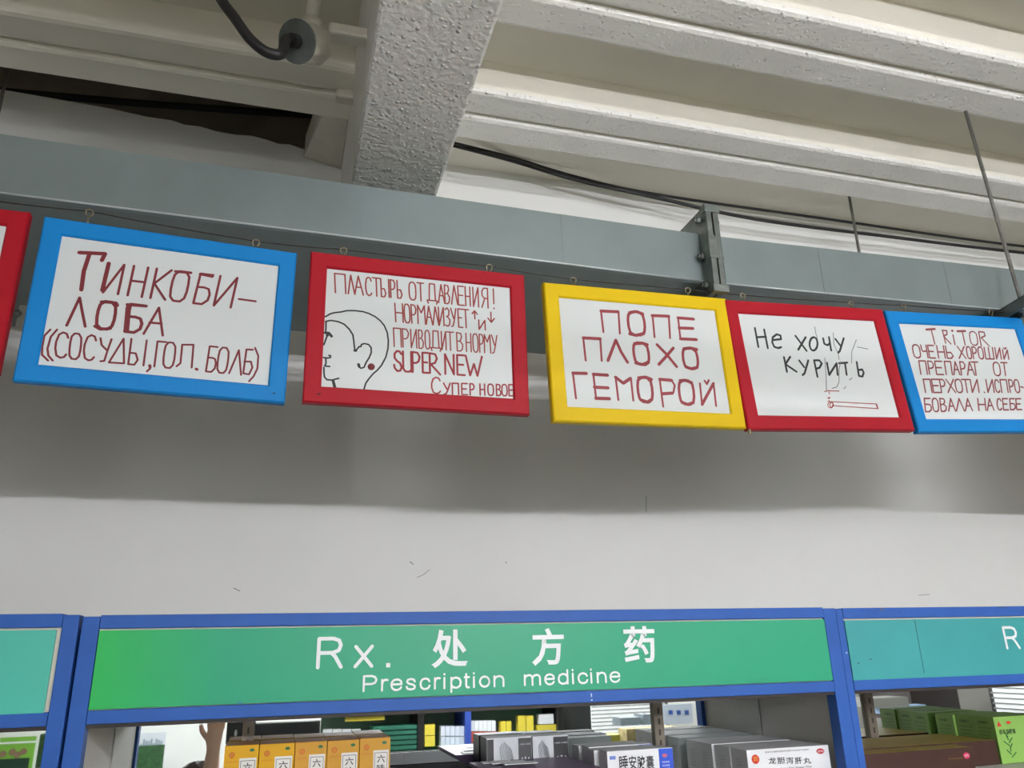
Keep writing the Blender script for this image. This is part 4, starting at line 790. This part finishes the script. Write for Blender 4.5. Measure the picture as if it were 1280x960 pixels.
# pillar, window with blinds, posters on the front wall
p = MV(704, 900, 5.2); q = MV(738, 900, 5.2)
obj('trim_pillar', bx(p.x, q.x, p.y - .3, p.y, 0, HS), mat('dark_pillar_cladding', (40, 44, 44), .4), kind='structure')
def wframe(name, px0, px1, py0, Yv, zlow, em):
    a = MV(px0, 880, Yv); b = MV(px1, 880, Yv); zt_ = EYE - .05
    t = bpy.data.objects.new(name, None); COL.objects.link(t); t['kind'] = 'structure'; t.location = (a.x, a.y, zlow)
    def tt(nm, bm, m): o = obj(nm, bm, m, t); o.matrix_parent_inverse = Matrix.Translation(-t.location); return o
    tt('frame', bx(a.x - .04, b.x + .04, a.y - .02, a.y + .0, zlow - .04, zt_ + .04), BLACK)
    tt('daylight_pane', bx(a.x, b.x, a.y, a.y + .01, zlow, zt_), em)
    n = int((zt_ - zlow) / .034)
    for k in range(n): tt('blind_slat', bx(a.x, b.x, a.y + .012, a.y + .03, zlow + .034 * k, zlow + .034 * k + .016), mat('blind_slat', (150, 150, 146), .5))
DAY = mat('bright_window_pane', (250, 252, 255), .5, emit=.75)
wframe('window_1', 738, 830, 883, 7.6, .95, DAY)
w2o = bpy.data.objects.new('window_2', None); COL.objects.link(w2o); w2o['kind'] = 'structure'
for nm, q, m_ in [('daylight_pane', (XR - .006, XR, -1.62, -.80, EYE - .62, EYE - .12), DAY), ('frame', (XR - .004, XR, -1.66, -.76, EYE - .66, EYE - .08), BLACK)] + [('blind_slat', (XR - .03, XR - .010, -1.62, -.80, EYE - .62 + .036 * k, EYE - .609 + .036 * k), mat('blind_slat', (150, 150, 146), .5)) for k in range(14)]:
    obj(nm, bx(*q), m_, w2o)
SKYP = mat('poster_sky', (216, 222, 228), .5); TREE = mat('poster_foliage', (50, 92, 52), .6, var=.35, vscale=30); CITY = mat('poster_city', (150, 165, 178), .6)
def poster(px0, px1, py0, py1, Yv, label, kind):
    a = MV(px0, py1, Yv); b = MV(px1, py0, Yv); y = a.y; t = thing('poster', label, 'poster', (a.x, y, a.z)); W_ = b.x - a.x; H_ = 1.0
    zt_ = b.z - a.z
    obj('print_sheet', bx(0, W_, -.004, 0, zt_ - H_, zt_), SKYP if kind else mat('poster_green', (118, 178, 60), .6), t)
    if kind:
        obj('printed_lawn', bx(0, W_, 0, .002, zt_ - H_, zt_ * .62), TREE, t)
        bm = bmesh.new()
        for k in range(9): box(bm, W_ * (.5 + .05 * k), W_ * (.54 + .05 * k), 0, .0015, zt_ * .6, zt_ * (.66 + .16 * abs(math.sin(k * 1.9))))
        obj('printed_skyline', bm, CITY, t)
        bm = bmesh.new()
        for k in range(6): tube(bm, [(W_ * (.06 + .06 * k), 0, zt_ * (.8 + .06 * math.sin(k * 2))), (W_ * (.06 + .06 * k), .002, zt_ * (.8 + .06 * math.sin(k * 2)))], W_ * .08, 10)
        obj('printed_tree', bm, TREE, t)
    else:
        obj('printed_line', bx(0, W_, 0, .002, zt_ * .78, zt_ * .84), WHITE, t)
        bm = bmesh.new(); [tube(bm, [(W_ * q_, 0, zt_ * r_), (W_ * q_, .003, zt_ * r_)], W_ * .1, 12) for q_, r_ in ((.15, .45), (.4, .5), (.7, .5), (.55, .4))]; obj('printed_fruit', bm, mat('poster_brown', (140, 116, 90), .6), t)
        obj('printed_dark_band', bx(0, W_ * .9, 0, .002, zt_ - H_, zt_ * .28), mat('poster_dark_green', (30, 62, 44), .6), t)
poster(140, 208, 915, 960, 7.9, 'park and skyline poster on the far wall behind the camera', 1)
poster(-6, 46, 920, 960, 7.9, 'green fruit poster on the far wall behind the camera', 0)
mbox('monitor', 'wide black monitor back standing on the opposite counter', 318, 400, 903, 924, 5.0, .1, mat('black_plastic', (22, 24, 26), .35), 'monitor')
mbox('display_stand', 'dark green stand behind the camera', 47, 58, 918, 960, 7.0, .1, TREE, 'stand')
mbox('cardboard_box', 'ornate beige box seen in the mirror left of the second upright', 784, 848, 910, 940, 4.4, .12, mat('ornate_beige_card', (176, 160, 112), .6, var=.4, vscale=22), 'box')
mbox('cardboard_box', 'plain yellow-green carton beside the ornate beige box', 742, 782, 919, 945, 4.5, .12, mat('yellow_green_card', (190, 190, 90), .5), 'box')
mbox('storage_box', 'grey box standing before the window blinds, left one', 776, 800, 897, 907, 5.4, .15, mat('slate_card', (120, 132, 138), .6), 'box', 'grey boxes before the window')
mbox('storage_box', 'grey box standing before the window blinds, right one', 804, 815, 893, 906, 5.4, .15, mat('slate_card', (120, 132, 138), .6), 'box', 'grey boxes before the window')
mbox('notice_board', 'pale board of blue and white cards right of the ornate box', 829, 866, 880, 905, 6.4, .02, mat('blue_white_cards', (205, 216, 232), .5, var=.0), 'board')
for k in range(3): mbox('notice_card', ['left', 'middle', 'right'][k] + ' blue card pinned to the pale board', 836 + 10 * k, 841 + 10 * k, 888, 893, 6.39, .003, mat('card_blue', (50, 90, 170), .5), 'card', 'blue cards on the pale board')
mbox('dark_cupboard', 'dark wooden cupboard seen in the right cabinet mirror', 1140, 1200, 862, 900, 5.05, .4, mat('dark_walnut', (44, 32, 28), .4), 'cupboard')
mbox('carton_pile', 'grey carton seen at the top of the right mirror', 1092, 1136, 872, 884, 4.8, .2, mat('grey_card', (150, 150, 146), .6), 'box')
mbox('small_box', 'blue and white small box seen below the grey carton', 1102, 1158, 882, 891, 4.9, .1, mat('light_blue_card', (170, 200, 235), .5), 'box')

# ---------------------------------------------------------------- people behind the camera
def skin(name, joints, edges, radii, m, parent, root=0, sub=2):
    me = bpy.data.meshes.new(name); me.from_pydata([tuple(j) for j in joints], edges, []); me.update()
    o = bpy.data.objects.new(name, me); COL.objects.link(o); me.materials.append(m)
    md = o.modifiers.new('skin', 'SKIN'); md.use_smooth_shade = True; sv = me.skin_vertices[0].data
    for i, r in enumerate(radii): sv[i].radius = (r, r) if not isinstance(r, tuple) else r
    sv[root].use_root = True; sb = o.modifiers.new('sub', 'SUBSURF'); sb.levels = sub; sb.render_levels = sub
    o.parent = parent; return o
SKIN = mat('skin', (228, 184, 158), .5); SHIRT = mat('dark_shirt', (34, 36, 44), .8, bump=.2, bscale=60); TROU = mat('dark_trousers', (40, 42, 56), .8)
def person(label, loc, scale, arms, hair, shirt, rz):
    t = thing('person', label, 'person', loc, rot=(0, 0, rz)); k = scale
    J = {}; names = []; pts = []; rad = []; ed = []
    def a(n, p, r, par=None):
        names.append(n); pts.append(Vector(p) * k); rad.append(r * k)
        if par: ed.append((names.index(par), len(names) - 1))
    a('pel', (0, 0, .95), .13); a('bel', (0, 0, 1.08), .125, 'pel'); a('che', (0, 0, 1.27), .14, 'bel'); a('nek', (0, 0, 1.43), .06, 'che'); a('nk2', (0, -.01, 1.50), .055, 'nek'); a('hd1', (0, .01, 1.56), .075, 'nk2'); a('hd2', (0, 0, 1.64), .088, 'hd1'); a('hd3', (0, -.01, 1.70), .06, 'hd2')
    for s_, sn in ((-1, 'L'), (1, 'R')):
        a('sh' + sn, (.17 * s_, 0, 1.38), .06, 'che'); e_, h_ = arms[0 if s_ < 0 else 1]
        a('el' + sn, e_, .043, 'sh' + sn); a('wr' + sn, h_, .027, 'el' + sn)
        a('hip' + sn, (.09 * s_, 0, .88), .09, 'pel'); a('kn' + sn, (.10 * s_, .01, .48), .058, 'hip' + sn); a('an' + sn, (.10 * s_, -.01, .09), .038, 'kn' + sn); a('to' + sn, (.11 * s_, .16, .035), .032, 'an' + sn)
    skin('body', pts, ed, rad, SKIN, t)
    ix = names.index
    sh = ['bel', 'pel', 'che', 'shL', 'shR', 'elL', 'elR']; sp_ = [pts[ix(n)].copy() for n in sh]
    skin('shirt', sp_, [(0, 1), (0, 2), (2, 3), (2, 4), (3, 5), (4, 6)], [.145 * k, .15 * k, .158 * k, .075 * k, .075 * k, .058 * k, .058 * k], shirt, t)
    tr = ['pel', 'hipL', 'hipR', 'knL', 'knR', 'anL', 'anR']; skin('trousers', [pts[ix(n)].copy() for n in tr], [(0, 1), (0, 2), (1, 3), (2, 4), (3, 5), (4, 6)], [.14 * k, .105 * k, .105 * k, .075 * k, .075 * k, .06 * k, .06 * k], TROU, t)
    bm = bmesh.new(); bmesh.ops.create_uvsphere(bm, u_segments=24, v_segments=16, radius=.108 * k)
    for v in bm.verts: v.co = Vector((v.co.x * .95, v.co.y * 1.08 - .015 * k, v.co.z * 1.05 + 1.665 * k)) + Vector((random.uniform(-.003, .003),) * 3)
    bmesh.ops.delete(bm, geom=[v for v in bm.verts if v.co.z < 1.60 * k + max(0, v.co.y * .9)], context='VERTS'); obj('hair', bm, hair, t, smooth=True)
    for s_ in (-1, 1):
        bm = bmesh.new(); bmesh.ops.create_uvsphere(bm, u_segments=10, v_segments=8, radius=.012 * k); bmesh.ops.translate(bm, verts=bm.verts, vec=(.032 * s_ * k, .088 * k, 1.635 * k)); obj('eye', bm, mat('eye_dark', (40, 30, 28), .3), t, smooth=True)
    bm = bmesh.new(); tube(bm, [(0, .085 * k, 1.64 * k), (0, .11 * k, 1.60 * k), (0, .088 * k, 1.592 * k)], [.008 * k, .014 * k, .01 * k], 8); obj('nose', bm, SKIN, t, smooth=True)
    bm = bmesh.new(); tube(bm, [(-.024 * k, .085 * k, 1.562 * k), (0, .093 * k, 1.56 * k), (.024 * k, .085 * k, 1.562 * k)], [.004 * k, .007 * k, .004 * k], 8); obj('mouth', bm, mat('lips', (160, 90, 84), .5), t, smooth=True)
    for sn, s_ in (('L', -1), ('R', 1)):
        w0 = pts[ix('wr' + sn)]; d = (w0 - pts[ix('el' + sn)]).normalized(); sd = d.cross(Vector((0, 1, 0))).normalized() * s_
        J = [w0 - d * .07 * k, w0 + d * .045 * k, w0 + d * .085 * k, w0]; ee = [(0, 3), (3, 1), (1, 2)]; rr = [.031 * k, .034 * k, .033 * k, .027 * k]
        for f in range(4):
            b0 = len(J); o_ = sd * (.027 - .018 * f) * k; L = (.068, .078, .074, .058)[f] * k
            J += [w0 + d * .088 * k + o_, w0 + d * (.088 * k + L * .55) + o_ * 1.1 + Vector((0, .012 * k, 0)), w0 + d * (.088 * k + L) * .98 + o_ * 1.1 + Vector((0, .034 * k, 0))]
            ee += [(2, b0), (b0, b0 + 1), (b0 + 1, b0 + 2)]; rr += [.0095 * k, .0088 * k, .0075 * k]
        b0 = len(J); J += [w0 + d * .035 * k + sd * .03 * k, w0 + d * .065 * k + sd * .052 * k + Vector((0, .012 * k, 0)), w0 + d * .09 * k + sd * .056 * k + Vector((0, .03 * k, 0))]; ee += [(1, b0), (b0, b0 + 1), (b0 + 1, b0 + 2)]; rr += [.013 * k, .0105 * k, .009 * k]
        skin('hand', J, ee, rr, SKIN, t)
    return t
hp_ = MV(247, 945, 3.62)
HAIRB = mat('dark_brown_hair', (48, 34, 26), .5, bump=.6, bscale=90); HAIRL = mat('light_brown_hair', (150, 112, 76), .5, bump=.6, bscale=90)
kk = .915
hl = Vector((hp_.x, hp_.y - .02, 0))
def loc_(v): return tuple((v - hl) / kk)
person('person in dark shirt holding up a phone, reflected in the left mirror', hl, kk, [((-.27, .05, 1.14), (-.22, .16, .92)), (loc_(MV(258, 1010, 3.42)), loc_(MV(267, 934, 3.37)))], HAIRB, SHIRT, 0)
h2_ = MV(552, 946, 3.95)
person('person with light brown hair facing the cabinets, only the crown reflected', (h2_.x, h2_.y - .05, 0), .875, [((-.22, .02, 1.12), (-.22, .12, .90)), ((.22, .02, 1.12), (.22, .12, .90))], HAIRL, mat('white_coat', (225, 226, 224), .8), 0)
pa = MV(284, 903, 3.37); pb = MV(318, 929, 3.37)
PH = thing('phone', 'black phone with a white oval on its back held up in the mirror', 'phone', ((pa.x + pb.x) / 2, pa.y, (pa.z + pb.z) / 2))
hw, hh = (pb.x - pa.x) / 2, (pa.z - pb.z) / 2
obj('body', bx(-hw, hw, -.009, 0, -hh, hh), BLACK, PH, bevel=.003)
bm = bmesh.new(); tube(bm, [(-.018, .0, .0), (-.018, .0012, .0)], .012, 16)
for v in bm.verts: v.co.x = -.018 + (v.co.x + .018) * .4
obj('oval_mark', bm, WHITE, PH)
bm = bmesh.new(); tube(bm, [(.02, 0, .012), (.02, .002, .012)], .006, 14); obj('camera_lens', bm, mat('lens_glass', (12, 14, 20), .1), PH)
